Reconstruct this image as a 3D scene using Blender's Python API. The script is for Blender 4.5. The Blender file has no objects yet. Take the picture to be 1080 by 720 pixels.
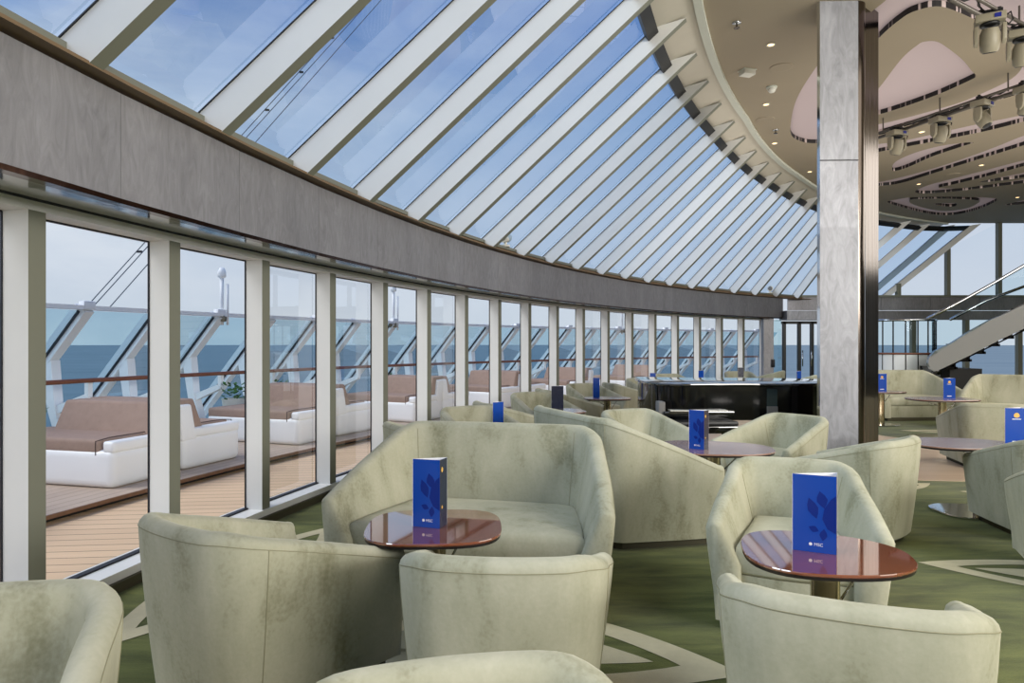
import bpy, bmesh, math, random
from mathutils import Vector, Matrix
random.seed(7)
PI = math.pi
scene = bpy.context.scene
COL = scene.collection

# ------------------------------------------------------------------ camera
H = 1.32            # eye height
F = 720.0           # focal length in pixels for the 1080 px frame
YH = 362.4          # row of the eye level
cam_d = bpy.data.cameras.new('camera')
cam = bpy.data.objects.new('camera', cam_d)
COL.objects.link(cam)
cam.location = (0, 0, H)
cam.rotation_euler = (PI / 2, 0, 0)
cam_d.sensor_width = 36
cam_d.lens = 24
cam_d.shift_y = 2.4 / 1080
cam_d.clip_start = 0.05
cam_d.clip_end = 40000
scene.camera = cam


def bp(x, y, z):
    """world point at height z that the photo shows at column x, row y"""
    Y = F * (z - H) / (YH - y)
    return Vector(((x - 540) / F * Y, Y, z))


# ------------------------------------------------------------------ materials
def nt_of(name):
    m = bpy.data.materials.new(name)
    m.use_nodes = True
    nt = m.node_tree
    nt.nodes.clear()
    out = nt.nodes.new('ShaderNodeOutputMaterial')
    return m, nt, out


def lin(c):
    return tuple((v / 12.92 if v <= .04045 else ((v + .055) / 1.055) ** 2.4) for v in [x / 255 for x in c]) + (1,)


def N(nt, t, **kw):
    n = nt.nodes.new(t)
    for k, v in kw.items():
        if k in n.inputs:
            n.inputs[k].default_value = v
        else:
            setattr(n, k, v)
    return n


def simple(name, rgb, rough=.5, metal=0., spec=.5, var=0., vscale=6., bump=0., bscale=60., coat=0., coat_ior=1.5, emit=None, estr=0., stretch=None, sheen=0.):
    m, nt, out = nt_of(name)
    b = N(nt, 'ShaderNodeBsdfPrincipled')
    c = lin(rgb)
    b.inputs['Base Color'].default_value = c
    b.inputs['Roughness'].default_value = rough
    b.inputs['Metallic'].default_value = metal
    b.inputs['Specular IOR Level'].default_value = spec
    b.inputs['Coat Weight'].default_value = coat
    b.inputs['Coat Roughness'].default_value = .03
    b.inputs['Coat IOR'].default_value = coat_ior
    if sheen:
        b.inputs['Sheen Weight'].default_value = sheen
    if emit:
        b.inputs['Emission Color'].default_value = lin(emit)
        b.inputs['Emission Strength'].default_value = estr
    tc = N(nt, 'ShaderNodeTexCoord')
    vec = tc.outputs['Object']
    if stretch:
        mp = N(nt, 'ShaderNodeMapping')
        mp.inputs['Scale'].default_value = stretch
        nt.links.new(vec, mp.inputs['Vector'])
        vec = mp.outputs['Vector']
    if var:
        n = N(nt, 'ShaderNodeTexNoise', Scale=vscale, Detail=5., Roughness=.62)
        nt.links.new(vec, n.inputs['Vector'])
        r = N(nt, 'ShaderNodeMapRange')
        r.inputs['From Min'].default_value = .3
        r.inputs['From Max'].default_value = .7
        r.inputs['To Min'].default_value = 1 - var
        r.inputs['To Max'].default_value = 1 + var
        nt.links.new(n.outputs['Fac'], r.inputs['Value'])
        mx = N(nt, 'ShaderNodeVectorMath', operation='SCALE')
        mx.inputs[0].default_value = c[:3]
        nt.links.new(r.outputs['Result'], mx.inputs['Scale'])
        nt.links.new(mx.outputs['Vector'], b.inputs['Base Color'])
    if bump:
        n2 = N(nt, 'ShaderNodeTexNoise', Scale=bscale, Detail=3.)
        nt.links.new(vec, n2.inputs['Vector'])
        bu = N(nt, 'ShaderNodeBump', Strength=bump, Distance=.01)
        nt.links.new(n2.outputs['Fac'], bu.inputs['Height'])
        nt.links.new(bu.outputs['Normal'], b.inputs['Normal'])
    nt.links.new(b.outputs['BSDF'], out.inputs['Surface'])
    return m


def suede(name):
    """velvety green-grey suede with brushed darker patches of nap"""
    m, nt, out = nt_of(name)
    b = N(nt, 'ShaderNodeBsdfPrincipled', Roughness=.85)
    b.inputs['Specular IOR Level'].default_value = .15
    b.inputs['Sheen Weight'].default_value = .35
    b.inputs['Sheen Roughness'].default_value = .45
    b.inputs['Sheen Tint'].default_value = lin((236, 232, 205))
    tc = N(nt, 'ShaderNodeTexCoord')
    oi = N(nt, 'ShaderNodeObjectInfo')
    ad = N(nt, 'ShaderNodeVectorMath', operation='ADD')
    nt.links.new(tc.outputs['Object'], ad.inputs[0])
    sc = N(nt, 'ShaderNodeVectorMath', operation='SCALE')
    sc.inputs[0].default_value = (7, 3, 5)
    nt.links.new(oi.outputs['Random'], sc.inputs['Scale'])
    nt.links.new(sc.outputs['Vector'], ad.inputs[1])
    mp = N(nt, 'ShaderNodeMapping')
    mp.inputs['Scale'].default_value = (1, 1, .38)
    nt.links.new(ad.outputs['Vector'], mp.inputs['Vector'])
    n1 = N(nt, 'ShaderNodeTexNoise', Scale=5., Detail=6., Roughness=.6, Distortion=.3)
    nt.links.new(mp.outputs['Vector'], n1.inputs['Vector'])
    n3 = N(nt, 'ShaderNodeTexNoise', Scale=70., Detail=3.)
    nt.links.new(ad.outputs['Vector'], n3.inputs['Vector'])
    mixf = N(nt, 'ShaderNodeMath', operation='MULTIPLY_ADD')
    mixf.inputs[1].default_value = .22
    nt.links.new(n3.outputs['Fac'], mixf.inputs[0])
    nt.links.new(n1.outputs['Fac'], mixf.inputs[2])
    cr = N(nt, 'ShaderNodeValToRGB')
    e = cr.color_ramp.elements
    e[0].position = .40
    e[0].color = lin((134, 133, 108))
    e[1].position = .78
    e[1].color = lin((182, 180, 159))
    x = e.new(.56)
    x.color = lin((166, 165, 143))
    nt.links.new(mixf.outputs['Value'], cr.inputs['Fac'])
    nt.links.new(cr.outputs['Color'], b.inputs['Base Color'])
    bu = N(nt, 'ShaderNodeBump', Strength=.12, Distance=.004)
    nt.links.new(n3.outputs['Fac'], bu.inputs['Height'])
    nt.links.new(bu.outputs['Normal'], b.inputs['Normal'])
    nt.links.new(b.outputs['BSDF'], out.inputs['Surface'])
    return m


def glass(name, tint, gloss=.06, rough=0.):
    m, nt, out = nt_of(name)
    tr = N(nt, 'ShaderNodeBsdfTransparent')
    tr.inputs['Color'].default_value = tint + (1,)
    gl = N(nt, 'ShaderNodeBsdfGlossy', Roughness=rough)
    gl.inputs['Color'].default_value = (1, 1, 1, 1)
    fr = N(nt, 'ShaderNodeFresnel', IOR=1.35)
    mu = N(nt, 'ShaderNodeMath', operation='MULTIPLY')
    mu.inputs[1].default_value = gloss / .06 * .17
    nt.links.new(fr.outputs['Fac'], mu.inputs[0])
    mx = N(nt, 'ShaderNodeMixShader')
    nt.links.new(mu.outputs['Value'], mx.inputs['Fac'])
    nt.links.new(tr.outputs['BSDF'], mx.inputs[1])
    nt.links.new(gl.outputs['BSDF'], mx.inputs[2])
    nt.links.new(mx.outputs['Shader'], out.inputs['Surface'])
    return m


def brushed(name, rgb, rough=.3, metal=1., swirl=22., lo=.7, hi=1.15, bump=.15):
    """engine-turned stainless sheet: wavy swirled brush marks"""
    m, nt, out = nt_of(name)
    b = N(nt, 'ShaderNodeBsdfPrincipled', Roughness=rough, Metallic=metal)
    tc = N(nt, 'ShaderNodeTexCoord')
    mp = N(nt, 'ShaderNodeMapping')
    mp.inputs['Scale'].default_value = (1.3, 1.3, .4)
    nt.links.new(tc.outputs['Object'], mp.inputs['Vector'])
    n0 = N(nt, 'ShaderNodeTexNoise', Scale=2.2, Detail=2.)
    nt.links.new(mp.outputs['Vector'], n0.inputs['Vector'])
    n1 = N(nt, 'ShaderNodeTexNoise', Scale=swirl, Detail=7., Roughness=.66, Distortion=1.8)
    nt.links.new(mp.outputs['Vector'], n1.inputs['Vector'])
    av = N(nt, 'ShaderNodeMath', operation='MULTIPLY_ADD')
    av.inputs[1].default_value = .6
    nt.links.new(n0.outputs['Fac'], av.inputs[0])
    nt.links.new(n1.outputs['Fac'], av.inputs[2])
    r = N(nt, 'ShaderNodeMapRange')
    r.inputs['From Min'].default_value = .5
    r.inputs['From Max'].default_value = 1.1
    r.inputs['To Min'].default_value = lo
    r.inputs['To Max'].default_value = hi
    nt.links.new(av.outputs['Value'], r.inputs['Value'])
    mx = N(nt, 'ShaderNodeVectorMath', operation='SCALE')
    mx.inputs[0].default_value = lin(rgb)[:3]
    nt.links.new(r.outputs['Result'], mx.inputs['Scale'])
    nt.links.new(mx.outputs['Vector'], b.inputs['Base Color'])
    bu = N(nt, 'ShaderNodeBump', Strength=bump, Distance=.01)
    nt.links.new(n1.outputs['Fac'], bu.inputs['Height'])
    nt.links.new(bu.outputs['Normal'], b.inputs['Normal'])
    nt.links.new(b.outputs['BSDF'], out.inputs['Surface'])
    return m


def planks(name, c1, c2, gap, width, ang, rough=.6, gapw=.06, radial=None, length=0., gapamt=.9):
    """boards of the given width; radial=(cx,cy) makes boards concentric rings"""
    m, nt, out = nt_of(name)
    b = N(nt, 'ShaderNodeBsdfPrincipled', Roughness=rough)
    b.inputs['Specular IOR Level'].default_value = .3
    tc = N(nt, 'ShaderNodeTexCoord')
    if radial:
        sub = N(nt, 'ShaderNodeVectorMath', operation='SUBTRACT')
        sub.inputs[1].default_value = (radial[0], radial[1], 0)
        nt.links.new(tc.outputs['Object'], sub.inputs[0])
        sz = N(nt, 'ShaderNodeVectorMath', operation='MULTIPLY')
        sz.inputs[1].default_value = (1, 1, 0)
        nt.links.new(sub.outputs['Vector'], sz.inputs[0])
        ln = N(nt, 'ShaderNodeVectorMath', operation='LENGTH')
        nt.links.new(sz.outputs['Vector'], ln.inputs[0])
        u = ln.outputs['Value']
        nv = sub.outputs['Vector']
    else:
        mp = N(nt, 'ShaderNodeMapping')
        mp.inputs['Rotation'].default_value = (0, 0, ang)
        nt.links.new(tc.outputs['Object'], mp.inputs['Vector'])
        sx = N(nt, 'ShaderNodeSeparateXYZ')
        nt.links.new(mp.outputs['Vector'], sx.inputs['Vector'])
        u = sx.outputs['Y']
        nv = mp.outputs['Vector']
    dv = N(nt, 'ShaderNodeMath', operation='DIVIDE')
    dv.inputs[1].default_value = width
    nt.links.new(u, dv.inputs[0])
    fr = N(nt, 'ShaderNodeMath', operation='FRACT')
    nt.links.new(dv.outputs['Value'], fr.inputs[0])
    lt = N(nt, 'ShaderNodeMath', operation='LESS_THAN')
    lt.inputs[1].default_value = gapw
    nt.links.new(fr.outputs['Value'], lt.inputs[0])
    fl = N(nt, 'ShaderNodeMath', operation='FLOOR')
    nt.links.new(dv.outputs['Value'], fl.inputs[0])
    wn = N(nt, 'ShaderNodeTexWhiteNoise', noise_dimensions='1D')
    nt.links.new(fl.outputs['Value'], wn.inputs['W'])
    ns = N(nt, 'ShaderNodeTexNoise', Scale=5., Detail=6., Roughness=.7)
    st = N(nt, 'ShaderNodeMapping')
    st.inputs['Scale'].default_value = (.25, 3., 1) if not radial else (1, 1, 1)
    nt.links.new(nv, st.inputs['Vector'])
    nt.links.new(st.outputs['Vector'], ns.inputs['Vector'])
    av = N(nt, 'ShaderNodeMath', operation='MULTIPLY_ADD')
    av.inputs[1].default_value = .45
    nt.links.new(wn.outputs['Value'], av.inputs[0])
    sb = N(nt, 'ShaderNodeMath', operation='SUBTRACT')
    sb.inputs[1].default_value = .22
    nt.links.new(ns.outputs['Fac'], sb.inputs[0])
    nt.links.new(sb.outputs['Value'], av.inputs[2])
    mx = N(nt, 'ShaderNodeMix', data_type='RGBA')
    mx.inputs[6].default_value = lin(c1)
    mx.inputs[7].default_value = lin(c2)
    nt.links.new(av.outputs['Value'], mx.inputs[0])
    ga = N(nt, 'ShaderNodeMath', operation='MULTIPLY')
    ga.inputs[1].default_value = gapamt
    nt.links.new(lt.outputs['Value'], ga.inputs[0])
    m2 = N(nt, 'ShaderNodeMix', data_type='RGBA')
    m2.inputs[7].default_value = lin(gap)
    nt.links.new(mx.outputs[2], m2.inputs[6])
    nt.links.new(ga.outputs['Value'], m2.inputs[0])
    nt.links.new(m2.outputs[2], b.inputs['Base Color'])
    nt.links.new(b.outputs['BSDF'], out.inputs['Surface'])
    return m


M = {}
M['suede'] = suede('green grey suede')
M['seam'] = simple('suede seam', (150, 147, 122), .9, spec=.1)
M['plinth'] = simple('dark plinth', (66, 62, 42), .7)
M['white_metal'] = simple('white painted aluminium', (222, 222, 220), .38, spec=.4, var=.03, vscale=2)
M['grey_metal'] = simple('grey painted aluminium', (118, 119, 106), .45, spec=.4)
M['gasket'] = simple('black gasket', (14, 15, 24), .5)
M['window_glass'] = glass('clear window glass', (.93, .96, .98), .05)
M['sky_glass'] = glass('tinted skylight glass', (.68, .80, .93), .05)
M['screen_glass'] = glass('blue tinted screen glass', (.52, .69, .78), .07)
M['rail_glass'] = glass('balustrade glass', (.80, .90, .92), .08)
M['fascia'] = brushed('swirl brushed steel fascia', (142, 141, 145), .45, .45, 11., .72, 1.25, .08)
M['pillar_face'] = brushed('swirl brushed steel column', (142, 143, 149), .5, .3, 7., .6, 1.3, .1)
M['polish'] = simple('polished steel', (205, 208, 212), .06, 1., var=.02)
M['polish_wavy'] = simple('wavy polished steel', (206, 206, 205), .10, 1., bump=.5, bscale=2.2)
M['brass'] = simple('polished warm steel', (196, 184, 158), .12, 1., bump=.2, bscale=6)
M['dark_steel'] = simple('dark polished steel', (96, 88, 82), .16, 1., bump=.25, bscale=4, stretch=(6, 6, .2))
M['soffit'] = simple('pale grey soffit', (196, 190, 176), .7, var=.02)
M['ceiling'] = simple('taupe ceiling', (154, 142, 122), .75, var=.02, vscale=1.5)
M['recess'] = simple('pale lit recess', (186, 172, 174), .8, emit=(226, 200, 206), estr=.10)  # cove light put into the pinkish colour and a weak glow
M['slot'] = None
M['trim'] = simple('pale trim', (205, 208, 196), .5)
M['carpet_cream'] = simple('cream carpet inlay', (192, 184, 154), .95, spec=.05, var=.08, vscale=8, bump=.3, bscale=220)
M['wood_floor'] = planks('pale oak floor', (206, 184, 160), (184, 158, 134), (160, 136, 112), .16, .05, .35, .03, gapamt=.5)
M['deck'] = planks('teak deck', (228, 196, 160), (210, 178, 144), (112, 90, 76), .135, -.10, .6, .07)
M['deck_grey'] = planks('weathered deck', (196, 176, 158), (172, 152, 136), (80, 70, 62), .12, 0, .6, .05, radial=(19.922, -.358))
M['deck_edge'] = simple('dark teak edge', (112, 78, 54), .5, var=.2, vscale=12)  # darker than the deck boards
M['shadow_gap'] = simple('dark recess', (26, 22, 18), .8)
M['stair_steel'] = simple('polished stair steel', (206, 207, 206), .14, .6, bump=.4, bscale=2.5)
M['lip'] = simple('brown reflective lip', (84, 62, 52), .14, 1., bump=.4, bscale=5)  # brown of the mirrored floor and ceiling put into the colour
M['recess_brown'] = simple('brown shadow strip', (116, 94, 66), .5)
M['teak'] = simple('varnished teak rail', (128, 74, 48), .35, var=.12, vscale=8)
M['plastic'] = simple('white moulded plastic', (238, 238, 238), .4)
M['brown'] = simple('brown outdoor cushion', (158, 135, 122), .85, var=.07, vscale=14, spec=.2)
M['brown_edge'] = simple('dark brown piping', (70, 52, 46), .8)
M['mahogany'] = simple('gloss mahogany veneer', (128, 66, 40), .05, spec=.9, var=.14, vscale=3, coat=1., coat_ior=2.1, stretch=(1, 6, 1))
M['mahogany_glare'] = simple('mahogany with window glare', (150, 110, 96), .25, spec=.9, var=.1, vscale=3, coat=1., coat_ior=2.6, stretch=(1, 6, 1))  # paler base puts the bright window reflection into the veneer colour
M['mahogany_glare'].node_tree.nodes['Principled BSDF'].inputs['Coat Roughness'].default_value = .22
M['table_edge'] = simple('black table edge', (26, 20, 20), .3)
M['blue'] = simple('gloss blue card', (10, 68, 166), .25, spec=.5, coat=.3)
M['blue_dark'] = simple('dark blue print', (6, 40, 128), .25)
M['navy'] = simple('navy card', (20, 26, 52), .22, coat=.4)
M['paper'] = simple('white card', (236, 236, 240), .7)
M['gold'] = simple('gold print', (226, 180, 84), .4)
M['print_white'] = simple('white print', (240, 244, 250), .5)
M['piano'] = simple('black lacquer', (7, 7, 9), .05, spec=.7, coat=1., coat_ior=1.8)
M['piano_case'] = simple('black lacquer side', (6, 6, 8), .09, spec=.5)
M['ivory'] = simple('ivory keys', (225, 222, 210), .3)
M['felt'] = simple('grey felt', (120, 118, 116), .8)
M['teal_gloss'] = simple('teal black lacquer', (40, 58, 62), .1, coat=.6)
M['black'] = simple('black plastic', (16, 16, 18), .45)
M['fixture'] = simple('warm grey fixture casing', (138, 131, 112), .5)
M['speaker'] = simple('taupe speaker mesh', (138, 124, 104), .8)
M['truss'] = simple('dark grey truss tube', (92, 86, 80), .4, metal=.4)
M['lens'] = simple('amber lamp lens', (255, 214, 150), .3, emit=(255, 205, 140), estr=4.)
M['led'] = simple('blue display', (30, 40, 130), .3)
M['pot'] = simple('white planter', (226, 224, 214), .6)
M['leaf'] = simple('green leaf', (66, 110, 48), .6, var=.25, vscale=20)
M['hull'] = simple('white painted steel', (242, 243, 244), .45)
M['cable'] = simple('grey steel cable', (84, 92, 104), .5)
M['bulb'] = simple('dark cable clamp', (30, 30, 36), .5)


def dash_mat():
    """dark perforated edge strip: black slots with pale bars between"""
    m, nt, out = nt_of('perforated slot edge')
    b = N(nt, 'ShaderNodeBsdfPrincipled', Roughness=.6)
    tc = N(nt, 'ShaderNodeTexCoord')
    w = N(nt, 'ShaderNodeTexNoise', Scale=7., Detail=0.)
    mp = N(nt, 'ShaderNodeMapping')
    mp.inputs['Scale'].default_value = (3.6, 2.6, .01)
    nt.links.new(tc.outputs['Object'], mp.inputs['Vector'])
    nt.links.new(mp.outputs['Vector'], w.inputs['Vector'])
    cr = N(nt, 'ShaderNodeValToRGB')
    e = cr.color_ramp.elements
    e[0].position = .60
    e[0].color = lin((22, 18, 18))
    e[1].position = .64
    e[1].color = lin((196, 180, 176))
    nt.links.new(w.outputs['Fac'], cr.inputs['Fac'])
    nt.links.new(cr.outputs['Color'], b.inputs['Base Color'])
    nt.links.new(b.outputs['BSDF'], out.inputs['Surface'])
    return m


M['slot'] = dash_mat()


def carpet_mat():
    m, nt, out = nt_of('olive green carpet')
    b = N(nt, 'ShaderNodeBsdfPrincipled', Roughness=.95)
    b.inputs['Specular IOR Level'].default_value = .05
    b.inputs['Sheen Weight'].default_value = .15
    tc = N(nt, 'ShaderNodeTexCoord')
    mp = N(nt, 'ShaderNodeMapping')
    mp.inputs['Scale'].default_value = (.55, 2.4, 1)
    nt.links.new(tc.outputs['Object'], mp.inputs['Vector'])
    n = N(nt, 'ShaderNodeTexNoise', Scale=3.2, Detail=6., Roughness=.66, Distortion=.4)
    nt.links.new(mp.outputs['Vector'], n.inputs['Vector'])
    n2 = N(nt, 'ShaderNodeTexNoise', Scale=160., Detail=2.)
    nt.links.new(tc.outputs['Object'], n2.inputs['Vector'])
    ma = N(nt, 'ShaderNodeMath', operation='MULTIPLY_ADD')
    ma.inputs[1].default_value = .25
    nt.links.new(n2.outputs['Fac'], ma.inputs[0])
    nt.links.new(n.outputs['Fac'], ma.inputs[2])
    cr = N(nt, 'ShaderNodeValToRGB')
    e = cr.color_ramp.elements
    e[0].position = .42
    e[0].color = lin((54, 62, 22))
    e[1].position = .82
    e[1].color = lin((106, 111, 56))
    nt.links.new(ma.outputs['Value'], cr.inputs['Fac'])
    nt.links.new(cr.outputs['Color'], b.inputs['Base Color'])
    bu = N(nt, 'ShaderNodeBump', Strength=.35, Distance=.006)
    nt.links.new(n2.outputs['Fac'], bu.inputs['Height'])
    nt.links.new(bu.outputs['Normal'], b.inputs['Normal'])
    nt.links.new(b.outputs['BSDF'], out.inputs['Surface'])
    return m


M['carpet'] = carpet_mat()


def sea_mat():
    m, nt, out = nt_of('sea water')
    b = N(nt, 'ShaderNodeBsdfPrincipled', Roughness=.6)
    b.inputs['Specular IOR Level'].default_value = .1
    tc = N(nt, 'ShaderNodeTexCoord')
    n = N(nt, 'ShaderNodeTexNoise', Scale=.02, Detail=8., Roughness=.7)
    mp = N(nt, 'ShaderNodeMapping')
    mp.inputs['Scale'].default_value = (.3, 1, 1)
    nt.links.new(tc.outputs['Object'], mp.inputs['Vector'])
    nt.links.new(mp.outputs['Vector'], n.inputs['Vector'])
    cr = N(nt, 'ShaderNodeValToRGB')
    e = cr.color_ramp.elements
    e[0].position = .3
    e[0].color = lin((116, 134, 142))
    e[1].position = .75
    e[1].color = lin((140, 154, 160))
    nt.links.new(n.outputs['Fac'], cr.inputs['Fac'])
    nt.links.new(cr.outputs['Color'], b.inputs['Base Color'])
    nt.links.new(b.outputs['BSDF'], out.inputs['Surface'])
    return m


M['sea'] = sea_mat()


# ------------------------------------------------------------------ mesh builder
class MB:
    def __init__(self):
        self.v, self.f, self.mi, self.mats = [], [], [], []
        self.cur = 0

    def mat(self, m):
        if m not in self.mats:
            self.mats.append(m)
        self.cur = self.mats.index(m)
        return self

    def add(self, verts, faces):
        o = len(self.v)
        self.v += [tuple(p) for p in verts]
        for f in faces:
            self.f.append([o + i for i in f])
            self.mi.append(self.cur)
        return self

    def hexa(self, p):
        """8 corners: bottom ring 0-3, top ring 4-7"""
        return self.add(p, [(3, 2, 1, 0), (4, 5, 6, 7), (0, 1, 5, 4), (1, 2, 6, 5), (2, 3, 7, 6), (3, 0, 4, 7)])

    def box(self, c, s, rz=0.):
        x, y, z = s[0] / 2, s[1] / 2, s[2] / 2
        pts = [(-x, -y, -z), (x, -y, -z), (x, y, -z), (-x, y, -z), (-x, -y, z), (x, -y, z), (x, y, z), (-x, y, z)]
        cc, ss = math.cos(rz), math.sin(rz)
        return self.hexa([(c[0] + a * cc - b * ss, c[1] + a * ss + b * cc, c[2] + d) for a, b, d in pts])

    def prism(self, poly, z0, z1, cap=True):
        n = len(poly)
        v = [(p[0], p[1], z0) for p in poly] + [(p[0], p[1], z1) for p in poly]
        f = [(i, (i + 1) % n, n + (i + 1) % n, n + i) for i in range(n)]
        if cap:
            f += [tuple(range(n - 1, -1, -1)), tuple(range(n, 2 * n))]
        return self.add(v, f)

    def loft(self, rings, closed=True, caps=(True, True)):
        n = len(rings[0])
        v = [p for r in rings for p in r]
        f = []
        for k in range(len(rings) - 1):
            for i in range(n if closed else n - 1):
                j = (i + 1) % n
                f.append((k * n + i, k * n + j, (k + 1) * n + j, (k + 1) * n + i))
        if caps[0]:
            f.append(tuple(range(n - 1, -1, -1)))
        if caps[1]:
            o = (len(rings) - 1) * n
            f.append(tuple(range(o, o + n)))
        return self.add(v, f)

    def tube(self, pts, r, n=8, caps=True):
        pts = [Vector(p) for p in pts]
        rings = []
        ref = None
        for i, p in enumerate(pts):
            d = (pts[min(i + 1, len(pts) - 1)] - pts[max(i - 1, 0)]).normalized()
            if ref is None:
                ref = Vector((0, 0, 1)) if abs(d.z) < .9 else Vector((1, 0, 0))
            a = d.cross(ref).normalized()
            b = d.cross(a).normalized()
            ref = -b if False else ref
            rr = r[i] if isinstance(r, (list, tuple)) else r
            rings.append([p + (a * math.cos(2 * PI * k / n) + b * math.sin(2 * PI * k / n)) * rr for k in range(n)])
        return self.loft(rings, True, (caps, caps))

    def lathe(self, prof, c=(0, 0, 0), n=20):
        rings = [[(c[0] + r * math.cos(2 * PI * k / n), c[1] + r * math.sin(2 * PI * k / n), c[2] + z) for k in range(n)] for r, z in prof]
        return self.loft(rings)

    def build(self, name, parent=None, smooth=False, mat=None, bevel=0., seg=2, angle=None):
        me = bpy.data.meshes.new(name)
        me.from_pydata(self.v, [], self.f)
        if mat is not None and not self.mats:
            self.mats = [mat]
        for m in self.mats:
            me.materials.append(m)
        for p, i in zip(me.polygons, self.mi):
            p.material_index = i
            p.use_smooth = smooth
        bm = bmesh.new()
        bm.from_mesh(me)
        bmesh.ops.recalc_face_normals(bm, faces=bm.faces)
        if bevel:
            es = [e for e in bm.edges if len(e.link_faces) == 2 and e.calc_face_angle(0) > .6]
            bmesh.ops.bevel(bm, geom=es, offset=bevel, segments=seg, profile=.6, affect='EDGES', clamp_overlap=True)
            for f in bm.faces:
                f.smooth = True
        bm.to_mesh(me)
        bm.free()
        if bevel or angle:
            me.set_sharp_from_angle(angle=angle or .7)
        o = bpy.data.objects.new(name, me)
        COL.objects.link(o)
        if parent is not None:
            o.parent = parent
        return o


def tag(o, label, cat, group=None, kind=None):
    o['label'] = label
    o['category'] = cat
    if group:
        o['group'] = group
    if kind:
        o['kind'] = kind
    return o


def thing(name, label, cat, loc=(0, 0, 0), rz=0., group=None):
    o = bpy.data.objects.new(name, None)
    o.empty_display_size = .1
    COL.objects.link(o)
    o.location = loc
    o.rotation_euler = (0, 0, rz)
    return tag(o, label, cat, group)


def struct(name, label=None):
    o = bpy.data.objects.new(name, None)
    o.empty_display_size = .1
    COL.objects.link(o)
    o['kind'] = 'structure'
    if label:
        o['label'] = label
    return o


def as_struct(o, label=None):
    o['kind'] = 'structure'
    if label:
        o['label'] = label
    return o


def dup(root, loc, rz, label, group=None):
    r = root.copy()
    COL.objects.link(r)
    r.location = loc
    r.rotation_euler = (0, 0, rz)
    r['label'] = label
    if group:
        r['group'] = group
    for ch in list(root.children):
        c = ch.copy()
        COL.objects.link(c)
        c.parent = r
        for g in ch.children:
            d = g.copy()
            COL.objects.link(d)
            d.parent = c
    return r


# ------------------------------------------------------------------ plan of the lounge: one long circular arc of glass
CX, CY = 19.922, -.358
RG = 22.55          # outer face of window mullions
DT = .0429          # angle of one bay
T0 = 2.9857         # angle of the first mullion


def pol(R, t, z=0.):
    return Vector((CX + R * math.cos(t), CY + R * math.sin(t), z))


def sector(mb, t0, t1, r0, r1, z0, z1):
    """straight-sided block between two angles"""
    return mb.hexa([pol(r0, t0, z0), pol(r0, t1, z0), pol(r1, t1, z0), pol(r1, t0, z0),
                    pol(r0, t0, z1), pol(r0, t1, z1), pol(r1, t1, z1), pol(r1, t0, z1)])


# ---- vertical windows: each bay is a window of its own
NB = 19
for k in range(-1, NB):
    ta = T0 - DT * k
    tb = ta - DT
    w = .098 / RG
    win = struct('window_%d' % (k + 2))
    m = MB().mat(M['white_metal'])
    p = [pol(RG, ta), pol(RG, ta - w), pol(RG - .145, ta - w), pol(RG - .145, ta)]
    m.prism([(q.x, q.y) for q in p], .10, 1.98)
    # the inner narrow face takes the darker grey
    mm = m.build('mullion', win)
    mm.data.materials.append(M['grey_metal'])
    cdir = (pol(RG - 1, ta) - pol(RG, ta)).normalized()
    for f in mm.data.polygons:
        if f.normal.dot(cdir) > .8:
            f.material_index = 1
    g = MB().mat(M['gasket'])
    sector(g, ta + .004 / RG, ta, RG - .012, RG, .10, 1.93)
    sector(g, ta - w, ta - w - .004 / RG, RG - .012, RG, .10, 1.93)
    sector(g, ta - w, tb, RG - .03, RG + .01, .10, .110)
    sector(g, ta - w, tb, RG - .008, RG + .01, 1.928, 1.936)
    g.build('gasket', win)
    if k < NB - 1:
        pn = MB().mat(M['window_glass'])
        a, b = pol(RG + .01, ta - w), pol(RG + .01, tb)
        pn.add([(a.x, a.y, .1), (b.x, b.y, .1), (b.x, b.y, 1.93), (a.x, a.y, 1.93)], [(0, 1, 2, 3)])
        pn.build('pane', win)
        s = MB().mat(M['white_metal'])
        sector(s, ta, tb, RG - .16, RG + .05, .055, .10)
        s.build('sill', win)
        hd = MB().mat(M['white_metal'])
        sector(hd, ta, tb, RG - .15, RG + .05, 1.935, 1.98)
        hd.mat(M['gasket'])
        sector(hd, ta, tb, RG - .152, RG - .14, 1.978, 1.987)
        hd.build('head_rail', win)
TE = T0 - DT * (NB - 1)
# low kick wall under the sills, in grey
b = MB().mat(M['plinth'])
for k in range(-1, NB - 1):
    ta = T0 - DT * k
    sector(b, ta, ta - DT, RG - .185, RG + .05, 0, .055)
as_struct(b.build('baseboard_left'))

# ---- polished soffit under the fascia
b = MB().mat(M['polish_wavy'])
for k in range(-2, NB + 1):
    ta = T0 - DT * k
    sector(b, ta, ta - DT, 22.03, RG + .04, 1.985, 2.01)
as_struct(b.build('trim_1', None))

# ---- brushed steel fascia, one sheet per bay
TS = 2.9819
fas = struct('wall_left', 'curved band of brushed steel panels above the windows')
for k in range(-2, 19):
    ta = TS - .0432 * k
    tb = ta - .0432 + .0001
    if tb < 2.175:
        break
    m = MB().mat(M['fascia'])
    sector(m, ta, tb, 22.0, 22.04, 1.985, 2.47)
    m.build('fascia_panel', fas)
m = MB().mat(M['lip'])
for k in range(-2, 20):
    ta = TS - .0429 * k
    sector(m, ta, ta - .0429, 21.99, 22.045, 1.962, 1.985)
m.build('fascia_lip', fas)
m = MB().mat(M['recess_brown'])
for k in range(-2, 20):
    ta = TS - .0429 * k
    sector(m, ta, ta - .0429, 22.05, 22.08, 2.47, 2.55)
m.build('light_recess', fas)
m = MB().mat(M['grey_metal'])
for k in range(-2, 20):
    ta = TS - .0429 * k
    sector(m, ta, ta - .0429, 22.03, 22.14, 2.55, 2.585)
m.mat(M['recess_brown'])
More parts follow.
